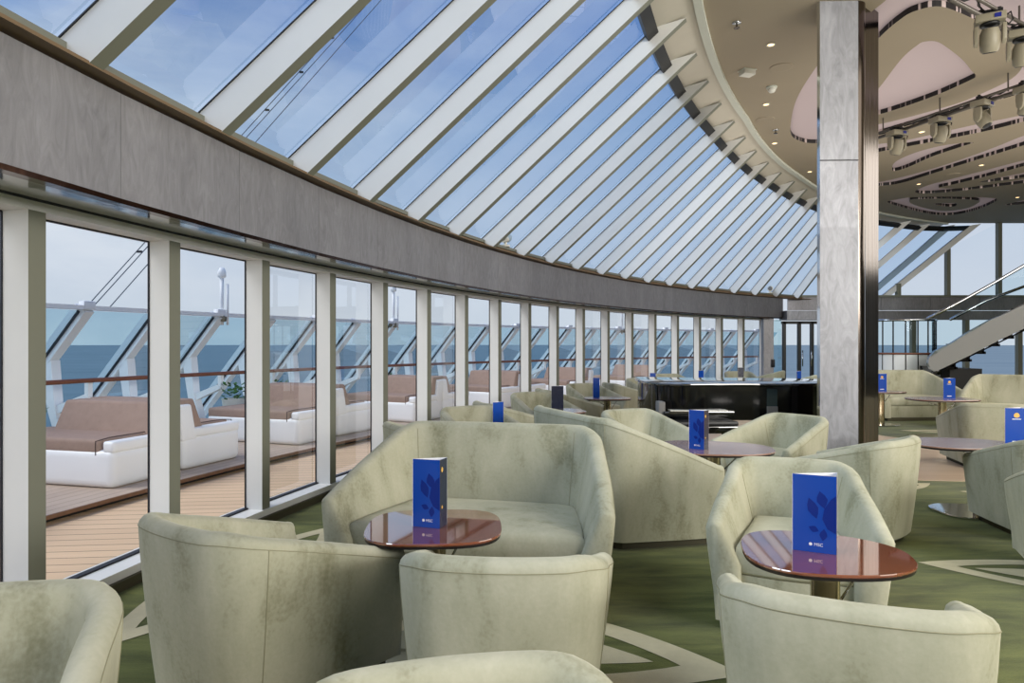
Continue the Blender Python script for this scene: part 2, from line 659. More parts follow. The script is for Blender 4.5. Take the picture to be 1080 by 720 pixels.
for k in range(-2, 20):
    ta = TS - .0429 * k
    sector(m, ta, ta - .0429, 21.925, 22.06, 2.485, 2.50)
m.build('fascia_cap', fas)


# ---- edge of the ceiling as a function of angle
def RE(t):
    tab = [(1.99, 20.25), (2.14, 20.2), (2.4, 19.66), (2.6, 19.40), (4.0, 19.38)]
    if t <= tab[0][0]:
        return tab[0][1]
    for (a, ra), (b_, rb) in zip(tab, tab[1:]):
        if t <= b_:
            return ra + (rb - ra) * (t - a) / (b_ - a)
    return 19.38


YW = 17.95          # far straight wall

# ---- sloping skylight: rafter and pane per bay
TR0 = 2.9948
low, top = [], []       # (glass low corner, inner low corner, glass top, inner tip)
rl = []
for k in range(-2, 20):
    t = TR0 - DT * k
    rl.append((pol(22.09, t, 2.585), pol(21.93, t, 2.485), pol(RE(t) + .42, t, 4.40), pol(RE(t) + .12, t, 4.44), t))
ends = [((861, 311.7), (961.7, 232.5)), ((885, 311.7), (981.7, 235.8)), ((911.6, 311.7), (1008, 236.7)), ((930, 311.7), (1035, 235.8))]
for (lx, ly), (ux, uy) in ends:
    lo = bp(lx, ly, 2.585)
    up = bp(ux, uy, 4.445)
    d = (up - lo)
    dh = Vector((d.x, d.y, 0)).normalized()
    rl.append((lo, lo + dh * .13 - Vector((0, 0, .08)), up - dh * .28 - Vector((0, 0, .045)), up, None))
for k in range(len(rl)):
    A, B, Ct, Dt, t = rl[k]
    win = struct('window_%d' % (k + 31))
    # tangential step for the thickness of the rafter
    dh = Vector((Dt.x - A.x, Dt.y - A.y, 0)).normalized()
    tan = Vector((dh.y, -dh.x, 0))
    tan = tan if tan.y > 0 or abs(tan.y) < 1e-6 else -tan
    if k >= 22:
        tan = Vector((-dh.y, dh.x, 0)) * 1.0
    wv = tan * .08
    m = MB().mat(M['white_metal'])
    m.hexa([A, A + wv, B + wv, B, Ct, Ct + wv, Dt + wv, Dt])
    o = m.build('rafter', win)
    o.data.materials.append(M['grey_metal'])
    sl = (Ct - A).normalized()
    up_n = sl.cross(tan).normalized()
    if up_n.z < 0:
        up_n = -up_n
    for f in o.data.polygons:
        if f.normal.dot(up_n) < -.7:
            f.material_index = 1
    g = MB().mat(M['gasket'])
    q = -tan * .008
    g.hexa([A, A + q, A + q - up_n * .006, A - up_n * .006, Ct, Ct + q, Ct + q - up_n * .006, Ct - up_n * .006])
    g.build('gasket', win)
    if k < len(rl) - 1:
        A2, C2 = rl[k + 1][0], rl[k + 1][2]
        pn = MB().mat(M['sky_glass'])
        e = up_n * .012
        pn.add([A + e, A2 + e, C2 + e, Ct + e], [(0, 1, 2, 3)])
        pn.build('pane', win)
        # dark head strip where the glass ends, with a white blind bar before it
        hs = MB().mat(M['black'])
        v0, v1 = Ct - A, C2 - A2
        l0, l1 = v0.normalized(), v1.normalized()
        dn = up_n * .07
        hs.hexa([Ct - l0 * .12 - dn, C2 - l1 * .12 - dn, C2 - dn, Ct - dn, Ct - l0 * .12, C2 - l1 * .12, C2, Ct])
        hs.build('head_strip', win)

# ---- pale soffit band between skylight and ceiling
m = MB().mat(M['soffit'])
ts = [3.5 - .02 * i for i in range(0, 76)]
for t, t2 in zip(ts, ts[1:]):
    m.add([pol(RE(t) + .44, t, 4.385), pol(RE(t2) + .44, t2, 4.385), pol(RE(t2), t2, 4.50), pol(RE(t), t, 4.50)], [(0, 1, 2, 3)])
    m.add([pol(RE(t) + .44, t, 4.385), pol(RE(t2) + .44, t2, 4.385), pol(RE(t2) + .44, t2, 4.9), pol(RE(t) + .44, t, 4.9)], [(0, 1, 2, 3)])
m.build('trim_2')
as_struct(bpy.data.objects['trim_2'])
m = MB().mat(M['trim'])
for t, t2 in zip(ts, ts[1:]):
    m.hexa([pol(RE(t) - .05, t, 4.465), pol(RE(t2) - .05, t2, 4.465), pol(RE(t2) + .03, t2, 4.465), pol(RE(t) + .03, t, 4.465),
            pol(RE(t) - .05, t, 4.53), pol(RE(t2) - .05, t2, 4.53), pol(RE(t2) + .03, t2, 4.53), pol(RE(t) + .03, t, 4.53)])
as_struct(m.build('trim_3'))

# ---- taupe ceiling with recessed leaf shapes
ZC = 4.505
edge = [pol(RE(t), t) for t in ts]
outer = [(p.x, p.y) for p in edge] + [(12.6, 18.05), (26, 18.05), (26, -8)]


def smooth_loop(pts, n=6):
    """closed Catmull-Rom through the points"""
    P = [Vector(p) for p in pts]
    out = []
    L = len(P)
    for i in range(L):
        p0, p1, p2, p3 = P[i - 1], P[i], P[(i + 1) % L], P[(i + 2) % L]
        for k in range(n):
            t = k / n
            out.append(.5 * ((2 * p1) + (p2 - p0) * t + (2 * p0 - 5 * p1 + 4 * p2 - p3) * t * t + (3 * p1 - p0 - 3 * p2 + p3) * t ** 3))
    return out


def px_loop(pts, n=5):
    return [(q.x, q.y) for q in smooth_loop([bp(x, y, ZC).to_2d() for x, y in pts], n)]


shapes = {
    'A': [(860, 151), (845, 149), (835, 143), (834, 130), (840, 105), (860, 72), (890, 36), (930, 4), (965, -24), (1030, -45), (1110, -30), (1150, 20), (1130, 72), (1080, 97), (1000, 120), (927, 141), (895, 149)],
    'Ai': [(927, 40), (950, 20), (967, 11), (993, 7), (1025, 19), (1055, 33), (1078, 48), (1080, 66), (1067, 83), (1030, 101), (1000, 112), (927, 131), (893, 132), (884, 116), (902, 70)],
    'A2': [(927, 93), (950, 63), (967, 48), (975, 44), (988, 44), (1000, 51), (1015, 63), (1025, 75), (1029, 80), (1022, 85), (983, 102), (933, 119), (912, 122), (908, 114)],
    'B': [(885, 168), (927, 160), (980, 150), (1040, 138), (1080, 128), (1130, 115), (1128, 109), (1080, 121), (1017, 134), (955, 148), (927, 152), (900, 158)],
    'C': [(941, 179), (943, 172), (955, 165), (975, 158), (1000, 152.5), (1026, 150), (1017, 153.5), (983, 165), (958, 176), (945, 180)],
    'D': [(927, 196), (950, 193), (983, 183), (1025, 170), (1080, 153), (1120, 140), (1118, 131), (1080, 143), (1050, 155), (1017, 167), (983, 178), (950, 187), (927, 192), (900, 197)],
    'E': [(965, 202), (977, 196), (995, 191), (1030, 182), (1080, 169), (1130, 158), (1140, 172), (1130, 186), (1080, 193), (1030, 199), (1000, 202.5), (975, 204)],
    'Ei': [(990, 198), (1007, 194), (1040, 186), (1080, 175), (1115, 167), (1118, 181), (1080, 189), (1040, 195), (1012, 198.5)],
    'E2': [(1033, 192), (1050, 188), (1080, 182), (1104, 177), (1105, 181.5), (1080, 187), (1050, 191)],
    'F': [(936, 213), (950, 218), (975, 224.5), (997, 226.8), (1017, 224.5), (1037, 218.5), (1052, 210.5), (1042, 208.5), (1030, 208), (1000, 207.3), (962, 208), (945, 210.5)],
    'Fi': [(959, 212), (964, 216), (983, 221), (1000, 222.5), (1020, 219.5), (1030, 215), (1031, 211.2), (1000, 209.4), (965, 210)],
    'F2': [(985, 215), (994, 214.2), (1008, 214.5), (1007, 217.3), (997, 217.5)],
    'G': [(1060, 216), (1080, 211), (1110, 205), (1112, 210), (1080, 215)],
}


def even_odd(name, loops, z0, z1, mat, parent=None):
    cu = bpy.data.curves.new(name, 'CURVE')
    cu.dimensions = '2D'
    cu.fill_mode = 'BOTH'
    cu.extrude = (z1 - z0) / 2
    for lp in loops:
        s = cu.splines.new('POLY')
        s.points.add(len(lp) - 1)
        for pt, q in zip(s.points, lp):
            pt.co = (q[0], q[1], 0, 1)
        s.use_cyclic_u = True
    tmp = bpy.data.objects.new('tmp_curve', cu)
    COL.objects.link(tmp)
    dg = bpy.context.evaluated_depsgraph_get()
    me = bpy.data.meshes.new_from_object(tmp.evaluated_get(dg))
    bpy.data.objects.remove(tmp)
    bpy.data.curves.remove(cu)
    me.materials.clear()
    for mt in mat:
        me.materials.append(mt)
    o = bpy.data.objects.new(name, me)
    COL.objects.link(o)
    o.location = (0, 0, (z0 + z1) / 2)
    for p in me.polygons:
        p.use_smooth = False
        p.material_index = 1 if abs(p.normal.z) < .5 and len(mat) > 1 else 0
    if parent:
        o.parent = parent
    return o


loops = {k: px_loop(v) for k, v in shapes.items()}
cl = even_odd('ceiling', [outer] + list(loops.values()), ZC, ZC + .06, [M['ceiling'], M['slot']])
as_struct(cl, 'taupe ceiling with curved recessed leaf shapes')
for grp in (('A', 'Ai', 'A2'), ('B',), ('C',), ('D',), ('E', 'Ei', 'E2'), ('F', 'Fi', 'F2'), ('G',)):
    bm_ = MB().mat(M['recess'])
    lp = loops[grp[0]]
    c = Vector((sum(p[0] for p in lp) / len(lp), sum(p[1] for p in lp) / len(lp)))
    big = [(c.x + (p[0] - c.x) * 1.03, c.y + (p[1] - c.y) * 1.03) for p in lp]
    bm_.prism(big, .062, .08)
    o = bm_.build('recess_panel')
    o.parent = cl
    o.location = (0, 0, -.03)

# roof slab over the ceiling keeps the daylight out
m = MB().mat(M['hull'])
m.prism(outer, ZC + .14, ZC + .25)
as_struct(m.build('roof'))

# ------------------------------------------------------------------ floors
arc = [pol(22.38, t) for t in [3.45 - .03 * i for i in range(0, 43)]]
fl_poly = [(p.x, p.y) for p in arc if p.y < 18.0] + [(8.0, 18.05), (26, 18.05), (26, -8)]
m = MB().mat(M['carpet'])
m.prism(fl_poly, -.1, 0)
floor = as_struct(m.build('floor'), 'olive green carpet with cream leaf outlines')
wood = [(1.0, 10.6), (1.3, 8.6), (2.2, 7.3), (3.4, 6.72), (5, 6.5), (8, 6.5), (14, 6.9), (18, 7.6), (18, 9.8), (14, 9.3), (8, 9.1), (6.1, 9.2), (5.4, 9.6), (5.1, 10.6), (4.3, 12.2), (2.4, 12.6), (1.3, 12)]
m = MB().mat(M['wood_floor'])
m.prism([(q.x, q.y) for q in smooth_loop(wood, 5)], 0, .004)
as_struct(m.build('floor_wood'), 'pale oak floor strip between the carpets')


def leaf_outline(a, b, width, n=28):
    a, b = Vector(a), Vector(b)
    d = b - a
    nrm = Vector((-d.y, d.x)).normalized()
    L, R_ = [], []
    for i in range(n + 1):
        s = i / n
        w = width * (math.sin(PI * s) ** .9)
        p = a + d * s
        L.append(p + nrm * w)
        R_.append(p - nrm * w)
    return L, R_


def leaf(mb, a, b, width, band, inner=True, zz=.003):
    Lo, Ro = leaf_outline(a, b, width)
    d = (Vector(b) - Vector(a)).normalized()
    Li, Ri = leaf_outline(Vector(a) + d * band * 2.2, Vector(b) - d * band * 2.2, width - band)
    n = len(Lo)
    for O, I in ((Lo, Li), (Ro, Ri)):
        v = [(p.x, p.y, zz) for p in O] + [(p.x, p.y, zz) for p in I]
        mb.add(v, [(i, i + 1, n + i + 1, n + i) for i in range(n - 1)])
    if inner and width > band * 2.2:
        L2, R2 = leaf_outline(Vector(a) + d * band * 3.2, Vector(b) - d * band * 3.2, max(width - band * 2.1, .05))
        loop = L2 + R2[-2:0:-1]
        mb.add([(p.x, p.y, zz) for p in loop], [tuple(range(len(loop)))])


m = MB().mat(M['carpet_cream'])
leaf(m, (.92, 2.72), (-1.0, 3.35), .40, .11)
leaf(m, (-1.8, 2.95), (-1.28, 4.95), .30, .10, False)
leaf(m, (-1.55, 2.62), (-.1, 1.2), .35, .11)
leaf(m, (2.45, 4.12), (4.1, 3.45), .32, .09)
leaf(m, (2.0, 4.0), (2.45, 4.15), .09, .05, False)
leaf(m, (3.3, 6.15), (3.95, 6.45), .12, .07, False)
leaf(m, (4.0, 6.1), (5.0, 5.8), .16, .08, False)
leaf(m, (1.25, 2.6), (2.6, 1.7), .3, .1)
leaf(m, (5.9, 10.4), (8.3, 9.7), .3, .1)
m.build('carpet_inlay', floor)

# unseen ends of the lounge behind and right of the viewer
M['wall'] = simple('warm grey wall', (196, 188, 172), .7, var=.03)
m = MB().mat(M['wall'])
m.box((14, -7.9, 2.3), (25, .2, 4.6))
as_struct(m.build('wall_front'))
m = MB().mat(M['wall'])
m.box((26, 5, 2.3), (.2, 26, 4.6))
as_struct(m.build('wall_right'))

# ------------------------------------------------------------------ column
def column():
    col = struct('wall_pillar', 'tall square column of brushed and polished steel')
    Yc = 6.35
    x0, x1, x2 = (862.5 - 540) / F * Yc, (908 - 540) / F * Yc, (926.5 - 540) / F * (Yc + .32)
    # front face (turned slightly), narrow right flank
    z1 = ZC + .05
    m = MB().mat(M['pillar_face'])
    m.prism([(x0 + .02, Yc), (x1 - .03, Yc - .01), (x1 - .03, Yc + .5), (x0 + .27, Yc + .5)], 0, 3.02)
    m.build('lower_face_sheet', col)
    m = MB().mat(M['pillar_face'])
    m.prism([(x0 + .02, Yc), (x1 - .03, Yc - .01), (x1 - .03, Yc + .5), (x0 + .27, Yc + .5)], 3.03, z1)
    m.build('upper_face_sheet', col)
    m = MB().mat(M['polish'])
    m.prism([(x0, Yc + .015), (x0 + .02, Yc), (x0 + .27, Yc + .5), (x0 + .24, Yc + .5)], 0, z1)
    m.build('left_corner_strip', col)
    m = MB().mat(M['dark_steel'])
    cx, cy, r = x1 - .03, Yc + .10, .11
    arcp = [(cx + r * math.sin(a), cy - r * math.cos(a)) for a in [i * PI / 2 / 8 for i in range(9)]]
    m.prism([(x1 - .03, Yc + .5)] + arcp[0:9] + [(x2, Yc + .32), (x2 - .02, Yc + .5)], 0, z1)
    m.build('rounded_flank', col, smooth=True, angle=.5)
    return col


column()

# ------------------------------------------------------------------ upholstered seats
def catmull(P, n):
    P = [Vector(p) for p in P]
    out = []
    for i in range(len(P) - 1):
        p0 = P[i - 1] if i else P[0] * 2 - P[1]
        p1, p2 = P[i], P[i + 1]
        p3 = P[i + 2] if i + 2 < len(P) else P[-1] * 2 - P[-2]
        for k in range(n):
            t = k / n
            out.append(.5 * ((2 * p1) + (p2 - p0) * t + (2 * p0 - 5 * p1 + 4 * p2 - p3) * t * t + (3 * p1 - p0 - 3 * p2 + p3) * t ** 3))
    out.append(P[-1])
    return out


def make_tub(name, label, cat, wf, wb, D, hb, ha, th=.085, r=.2, group=None):
    """a tub seat facing local -Y with its rim falling from the back to the arm fronts"""
    root = thing(name, label, cat, group=group)
    hf, hw, d2 = wf / 2, wb / 2, D / 2
    ctrl = [(-hf, -d2), (-hf + (hf - hw) * .35, -d2 + D * .3), (-hf + (hf - hw) * .8, -d2 + D * .58)]
    # corner arc
    for a in (5, 28, 55, 82):
        q = math.radians(a)
        ctrl.append((-hw + r - r * math.cos(q) + .0, d2 - r - .012 + r * math.sin(q)))
    if wb > .9:
        ctrl.append((-hw * .5, d2 - .005))
    ctrl.append((0, d2))
    ctrl = ctrl + [(-x, y) for x, y in ctrl[-2::-1]]
    path = catmull([(x, y) for x, y in ctrl], 4)
    # resample evenly
    cum = [0]
    for p, q in zip(path, path[1:]):
        cum.append(cum[-1] + (q - p).length)
    n = 64 if wb > .9 else 52
    even = []
    j = 0
    for i in range(n + 1):
        s = cum[-1] * i / n
        while j < len(cum) - 2 and cum[j + 1] < s:
            j += 1
        u = (s - cum[j]) / max(cum[j + 1] - cum[j], 1e-9)
        even.append(path[j].lerp(path[j + 1], u))
    path = even
    nor = []
    for i in range(len(path)):
        d = (path[min(i + 1, n)] - path[max(i - 1, 0)]).normalized()
        nor.append(Vector((-d.y, d.x)))        # outward on the left when walking front-left -> back -> front-right
    cen = Vector((0, 0))
    for i in range(len(nor)):
        if nor[i].dot(path[i] - Vector((0, -.1))) < 0:
            nor[i] = -nor[i]

    def height(p):
        t = max(0., min(1., (p.y + d2) / D / .94))
        return ha + (hb - ha) * (1 - (1 - t) ** 1.06)

    def ring(i, fwd=0., q=1.):
        p, o = path[i], nor[i]
        f = Vector((0, -1)) * fwd
        hgt = height(p) - (1 - q) * .02
        th_ = th * (1.25 if False else 1.)
        mid = p - o * th * .5

        def P(off, z):
            off2 = off * q
            c = mid + f + o * off2
            return (c.x, c.y, z)
        half = th * .5
        taper = .06
        pts = []
        zb = .055
        for k in range(7):
            s = k / 6
            z = zb + (hgt - .035 - zb) * s
            pts.append(P(half - taper * (1 - s) ** 1.3, z))
        for a in (25, 50, 75, 100, 125, 150):
            qa = math.radians(a)
            pts.append(P(half * math.cos(qa), hgt - .035 + .035 * math.sin(qa)))
        zi = .30
        for k in range(6):
            s = k / 5
            z = hgt - .04 + (zi - hgt + .04) * s
            pts.append(P(-half - .075 * s, z))
        pts.append(P(-half - .075, zb))
        return pts

    rings = []
    cap = [(.028, .35), (.024, .68), (.014, .9)]
    for fw, q in cap:
        rings.append(ring(0, fw, q))
    for i in range(n + 1):
        rings.append(ring(i))
    for fw, q in reversed(cap):
        rings.append(ring(n, fw, q))
    m = MB().mat(M['suede'])
    m.loft(rings, True, (True, True))
    shell = m.build('backrest', root, smooth=True, angle=1.2)
    # seams where the side panels meet the back, outside and inside, and the welt under the rim
    for frac in (.30, .70):
        i = int(n * frac)
        rg = ring(i)
        sm = MB().mat(M['seam'])
        sm.tube([Vector(p) for p in rg[:7]], .0022, 6)
        sm.tube([Vector(p) for p in rg[13:19]], .0022, 6)
        sm.build('seam', shell, smooth=True)
    we = MB().mat(M['seam'])
    we.tube([Vector(ring(i)[6]) + Vector((nor[i].x, nor[i].y, 0)) * .0004 for i in range(0, n + 1)], .0016, 6)
    we.build('welt', shell, smooth=True)
    # seat cushion between the arms
    ins = [path[i] - nor[i] * (th + .052) for i in range(0, n + 1)]
    front = -d2 - .005
    ins = [p for p in ins]
    ins[0].y = front + .02
    ins[-1].y = front + .02
    fr = []
    for k in range(1, 8):
        s = k / 8
        x = ins[-1].x + (ins[0].x - ins[-1].x) * s
        fr.append(Vector((x, front + .02 - .035 * math.sin(PI * s))))
    loop = ins + fr
    c0 = Vector((sum(p.x for p in loop) / len(loop), sum(p.y for p in loop) / len(loop)))

    def lay(sc, z):
        return [(c0.x + (p.x - c0.x) * sc, c0.y + (p.y - c0.y) * sc, z) for p in loop]
    zs = .405
    m = MB().mat(M['suede'])
    m.loft([lay(.985, .262), lay(1, .275), lay(1, zs - .05), lay(.985, zs - .022), lay(.95, zs - .006), lay(.85, zs), lay(.5, zs + .006)], True, (True, True))
    m.build('seat_cushion', root, smooth=True, angle=1.2)
    m = MB().mat(M['suede'])
    m.loft([lay(.975, .055), lay(.985, .065), lay(.985, .258)], True, (True, True))
    m.build('seat_base', root, smooth=True, angle=1.0)
    m = MB().mat(M['plinth'])
    pl = [path[i] - nor[i] * .11 for i in range(0, n + 1, 2)]
    m.prism([(p.x, p.y) for p in pl], 0.004, .06)
    m.build('plinth', root)
    return root


arm_proto = make_tub('armchair', '', 'armchair',   .78, .65, .76, .70, .50, th=.08, r=.18, group='green grey suede tub armchairs')
love_proto = make_tub('loveseat', '', 'loveseat', 1.52, 1.30, .80, .845, .53, th=.09, r=.24, group='green grey suede loveseats')
arm_used = [False]
love_used = [False]


def place(kind, x, y, fx, fy, label):
    rz = math.atan2(fy, fx) + PI / 2
    proto, used = (arm_proto, arm_used) if kind == 'a' else (love_proto, love_used)
    if not used[0]:
        used[0] = True
        proto.location = (x, y, 0)
        proto.rotation_euler = (0, 0, rz)
        proto['label'] = label
        return proto
    return dup(proto, (x, y, 0), rz, label)


S = 'suede tub armchair '
place('a', -1.25, 1.44, .22, -.97, S + 'cut off by the bottom left corner of the photo')
place('a', -.05, 1.02, .22, -.97, S + 'showing only a dome of its back at the bottom edge')
place('a', -.97, 2.63, .57, .82, S + 'nearest the window sill, its long right side towards us')
place('a', -.015, 2.32, .06, .998, S + 'with its straight back to us in front of the lotus-card table')
place('a', .95, 1.95, .38, .92, S + 'with its back to us below the egg-shaped table')
place('a', 1.40, 3.40, -.35, -.94, S + 'facing us behind the egg-shaped table')
place('a', 2.36, 4.72, -.66, .75, S + 'seen from behind just below the steel column')
place('a', 2.26, 5.82, -.82, -.57, S + 'facing left at the foot of the steel column')
place('a', 1.22, 6.22, .45, -.89, S + 'facing us in front of the black piano bench')
place('a', 3.68, 4.68, .25, .97, S + 'with its back to us at the pale far right table')
place('a', 3.19, 3.70, .5, .86, S + 'cut by the right edge of the photo')
place('l', -.16, 3.78, -.23, -.97, 'green grey suede loveseat facing us behind the lotus-card table')
place('l', .70, 4.95, .92, .38, 'green grey suede loveseat turned sideways, right behind the nearest loveseat')
place('a', -.62, 5.45, .85, .5, S + 'peeping over the left shoulder of the nearest loveseat')
place('a', -.30, 6.55, .5, -.87, S + 'facing us behind the nearest loveseat by the windows')
place('a', -.02, 7.38, .9, .4, S + 'showing its dark side behind the dark blue card')
place('a', .38, 8.55, .5, -.87, S + 'facing us left of the deep navy menu card, fourth along the windows')
place('a', .72, 9.5, .95, .25, S + 'showing its dark side right of the deep navy card by the windows')
place('a', 1.23, 10.45, .5, -.87, S + 'facing us behind the thin-legged dark table, sixth along the windows')
place('a', 1.85, 10.95, .95, .25, S + 'showing its dark side left of the piano, seventh along the windows')
place('a', 2.44, 12.15, .5, -.87, S + 'facing us left of the piano end, eighth along the windows')
place('a', 3.3, 13.9, .3, -.95, S + 'behind the left part of the piano lid, leftmost there')
place('a', 4.15, 12.9, .2, .98, S + 'low behind the middle of the piano lid, its back to us')
place('a', 5.1, 15.2, -.1, -1, S + 'far behind the piano under the last window panes')
place('a', 5.95, 15.9, -.85, .5, S + 'beside the patterned pilaster, seen from the side')
place('a', 6.05, 14.0, -.6, .8, S + 'behind the piano in front of the glass doors')
place('a', 5.1, 7.35, .35, .94, S + 'with its pleated back to us left of the far right card')
place('l', 7.6, 10.2, -.6, -.8, 'green grey suede loveseat under the staircase, half hidden at the right edge')
place('l', 7.0, 12.1, .1, -1, 'green grey suede loveseat right of the column facing the chrome table')

# ------------------------------------------------------------------ tables
def rounded(a, b, e, n=40, tri=0.):
    out = []
    for i in range(n):
        t = 2 * PI * i / n
        c, s = math.cos(t), math.sin(t)
        x = a * math.copysign(abs(c) ** (2 / e), c)
        y = b * math.copysign(abs(s) ** (2 / e), s)
        if tri:
            y *= 1 - tri * (x / a)
        out.append((x, y))
    return out


def make_table(label, x, y, rz, a, b, e=3., tri=0., group='low mahogany lounge tables', base=(0, 0), n_br=2, mat='mahogany_glare'):
    t = thing('side_table', label, 'table', (x, y, 0), rz, group)
    o = rounded(a, b, e, 48, tri)

    def sc(k, z):
        return [(p[0] * k, p[1] * k, z) for p in o]
    m = MB().mat(M[mat])
    m.loft([sc(.985, .537), sc(1, .541), sc(1, .547), sc(.992, .550)], True, (True, True))
    top = m.build('table_top', t, smooth=True, angle=.5)
    m = MB().mat(M['table_edge'])
    m.loft([sc(.95, .524), sc(.985, .527), sc(.985, .5375)], True, (True, True))
    m.build('edge_band', top, smooth=True, angle=.5)
    bx, by = base
    m = MB().mat(M['brass'])
    q = rounded(.05, .034, 4, 24)
    m.prism([(bx + p[0], by + p[1]) for p in q], .014, .525)
    m.build('column', t, smooth=True, angle=.6)
    m = MB().mat(M['polish'])
    q = rounded(a * .85, b * .8, 2.6, 40, .25)
    m.loft([[(bx + p[0], by + p[1], .004) for p in q], [(bx + p[0], by + p[1], .014) for p in q], [(bx + p[0] * .97, by + p[1] * .97, .017) for p in q]])
    m.build('base_plate', t)
    for s in range(n_br):
        m = MB().mat(M['polish'])
        sg = -1 if s == 0 else 1
        m.tube([(bx + sg * a * .42, by, .524), (bx + sg * a * .40, by, .49), (bx + sg * .045, by, .36 if s else .45)], .006, 8)
        m.build('bracket', t, smooth=True)
    return t


make_table('rounded square gloss mahogany table with a lotus menu card before the nearest loveseat', -.33, 2.90, math.radians(3), .285, .275, 3.2, mat='mahogany')
make_table('egg-shaped gloss mahogany table mirroring the window bars', 1.16, 2.53, math.radians(-14), .295, .265, 2.5, .16, mat='mahogany')
make_table('pale shining oval table between the sideways loveseat and the column', 1.50, 5.08, math.radians(-12), .43, .34, 2.6, .1)
make_table('long pale shining table at the right edge beside the oak floor strip', 3.50, 5.32, math.radians(-3), .40, .30, 2.4, .15, base=(.16, .02))
make_table('far table on a wide polished post, left of the pleated armchair', 6.05, 9.6, 0, .46, .36, 2.6)
make_table('far table partly behind the column, on a polished post', 6.0, 11.1, 0, .36, .30, 2.6)
make_table('table hidden behind the nearest loveseat under a dark blue card', .02, 5.72, .3, .28, .27, 3)
make_table('table with a deep navy card between window armchairs, its top gleaming', .56, 7.88, .2, .28, .27, 3)
make_table('dark thin table right of its blue card, before the sixth window armchair', 1.36, 9.75, .1, .33, .27, 3)
make_table('table left of the piano end under a blue card', 2.3, 11.35, 0, .30, .27, 3)
make_table('far table hidden by the left part of the piano', 3.45, 12.4, 0, .28, .27, 3)
make_table('far table under the small navy card below the last window panes', 4.68, 13.95, 0, .28, .27, 3)
make_table('far table hidden by the piano left of the column', 5.07, 12.15, 0, .28, .27, 3)

# ------------------------------------------------------------------ tent menu cards
def petal(x, z, ang, L, W):
    d = (math.sin(ang), math.cos(ang))
    nn = (d[1], -d[0])
    pts = []
    prof = [(0, 0), (.2, .55), (.45, 1), (.7, .75), (1, 0)]
    for s, w in prof:
        pts.append((x + d[0] * L * s + nn[0] * W * w, z + d[1] * L * s + nn[1] * W * w))
    for s, w in prof[-2:0:-1]:
        pts.append((x + d[0] * L * s - nn[0] * W * w, z + d[1] * L * s - nn[1] * W * w))
    return pts


def text_mesh(body, size, mat, name, parent, loc, rot, label=None):
    cu = bpy.data.curves.new('txt', 'FONT')
    cu.body = body
    cu.size = size
    cu.align_x = 'CENTER'
    cu.extrude = .0002
    tmp = bpy.data.objects.new('tmp_text', cu)
    COL.objects.link(tmp)
    dg = bpy.context.evaluated_depsgraph_get()
    me = bpy.data.meshes.new_from_object(tmp.evaluated_get(dg))
    bpy.data.objects.remove(tmp)
    bpy.data.curves.remove(cu)
    me.materials.clear()
    me.materials.append(mat)
    o = bpy.data.objects.new(name, me)
    COL.objects.link(o)
    o.parent = parent
    o.location = loc
    o.rotation_euler = rot
    return o


def make_menu(label, x, y, rz, w=.135, h=.285, group='blue tent menu cards', face='blue', detail=True, z=.5505):
    """three-sided upright card; its front face looks along local -Y, right flank along +X"""
    t = thing('menu_card', label, 'menu card', (x, y, z), rz, group)
    d = w * .62
    A, B, Cc = Vector((-w / 2, 0)), Vector((w / 2, 0)), Vector((w * .5, d))
    for nm, P, Q, mt in (('front_panel', A, B, M['blue'] if face == 'blue' else M['navy']), ('side_panel', B, Cc, M['navy']), ('back_panel', Cc, A, M['blue'])):
        n = Vector(((Q - P).y, -(Q - P).x)).normalized()
        m = MB().mat(mt)
        m.add([(P.x, P.y, 0), (Q.x, Q.y, 0), (Q.x, Q.y, h), (P.x, P.y, h)], [(0, 1, 2, 3)])
        m.mat(M['paper'])
        P2, Q2 = P - n * .0007, Q - n * .0007
        m.add([(P2.x, P2.y, 0), (P2.x, P2.y, h), (Q2.x, Q2.y, h), (Q2.x, Q2.y, 0)], [(0, 1, 2, 3)])
        m.add([(P.x, P.y, h), (Q.x, Q.y, h), (Q2.x, Q2.y, h), (P2.x, P2.y, h)], [(0, 1, 2, 3)])
        o = m.build(nm, t)
        if nm == 'front_panel' and detail:
            e = -.0006
            pr = MB().mat(M['blue_dark'] if face == 'blue' else M['blue'])
            for px, pz, an, L, W in ((.035, .19, -.25, .05, .014), (.012, .15, -.35, .062, .014), (.018, .105, -1.2, .028, .009), (.03, .07, .1, .035, .01)):
                pr.add([(max(min(a, w / 2 - .001), -w / 2), e, c) for a, c in petal(px * w / .135 - .004, pz - .025, an, L * 1.3, W * 1.35)], [tuple(range(8))])
            # big petal cut by the right edge
            arcp = [(w / 2 - .001, e, .075), (w / 2 - .03, e, .09), (w / 2 - .047, e, .125), (w / 2 - .04, e, .165), (w / 2 - .018, e, .2), (w / 2 - .001, e, .215)]
            pr.add(arcp, [tuple(range(6))])
            pr.build('lotus_print', o)
            lg = MB().mat(M['print_white'])
            lg.add([(-.012 + .006 * math.cos(a), e, .03 + .006 * math.sin(a)) for a in [k * PI / 8 for k in range(16)]], [tuple(range(16))])
            lg.build('logo_print', o)
            text_mesh('MSC', .016, M['print_white'], 'logo_lettering', o, (.015, e, .0245), (PI / 2, 0, 0))
        if nm == 'side_panel':
            nn = Vector((n.x, n.y, 0)) * .0006
            mid = P.lerp(Q, .3)
            dv = (Q - P).normalized()
            em = MB().mat(M['gold'])
            for cz, s in ((h * .85, .011), (h * .3, .007)):
                em.add([(mid.x + dv.x * s * .8 * math.cos(a) + nn.x, mid.y + dv.y * s * .8 * math.cos(a) + nn.y, cz + s * math.sin(a)) for a in [k * PI / 6 for k in range(12)]], [tuple(range(12))])
            em.build('gold_emblem', o)
    return t


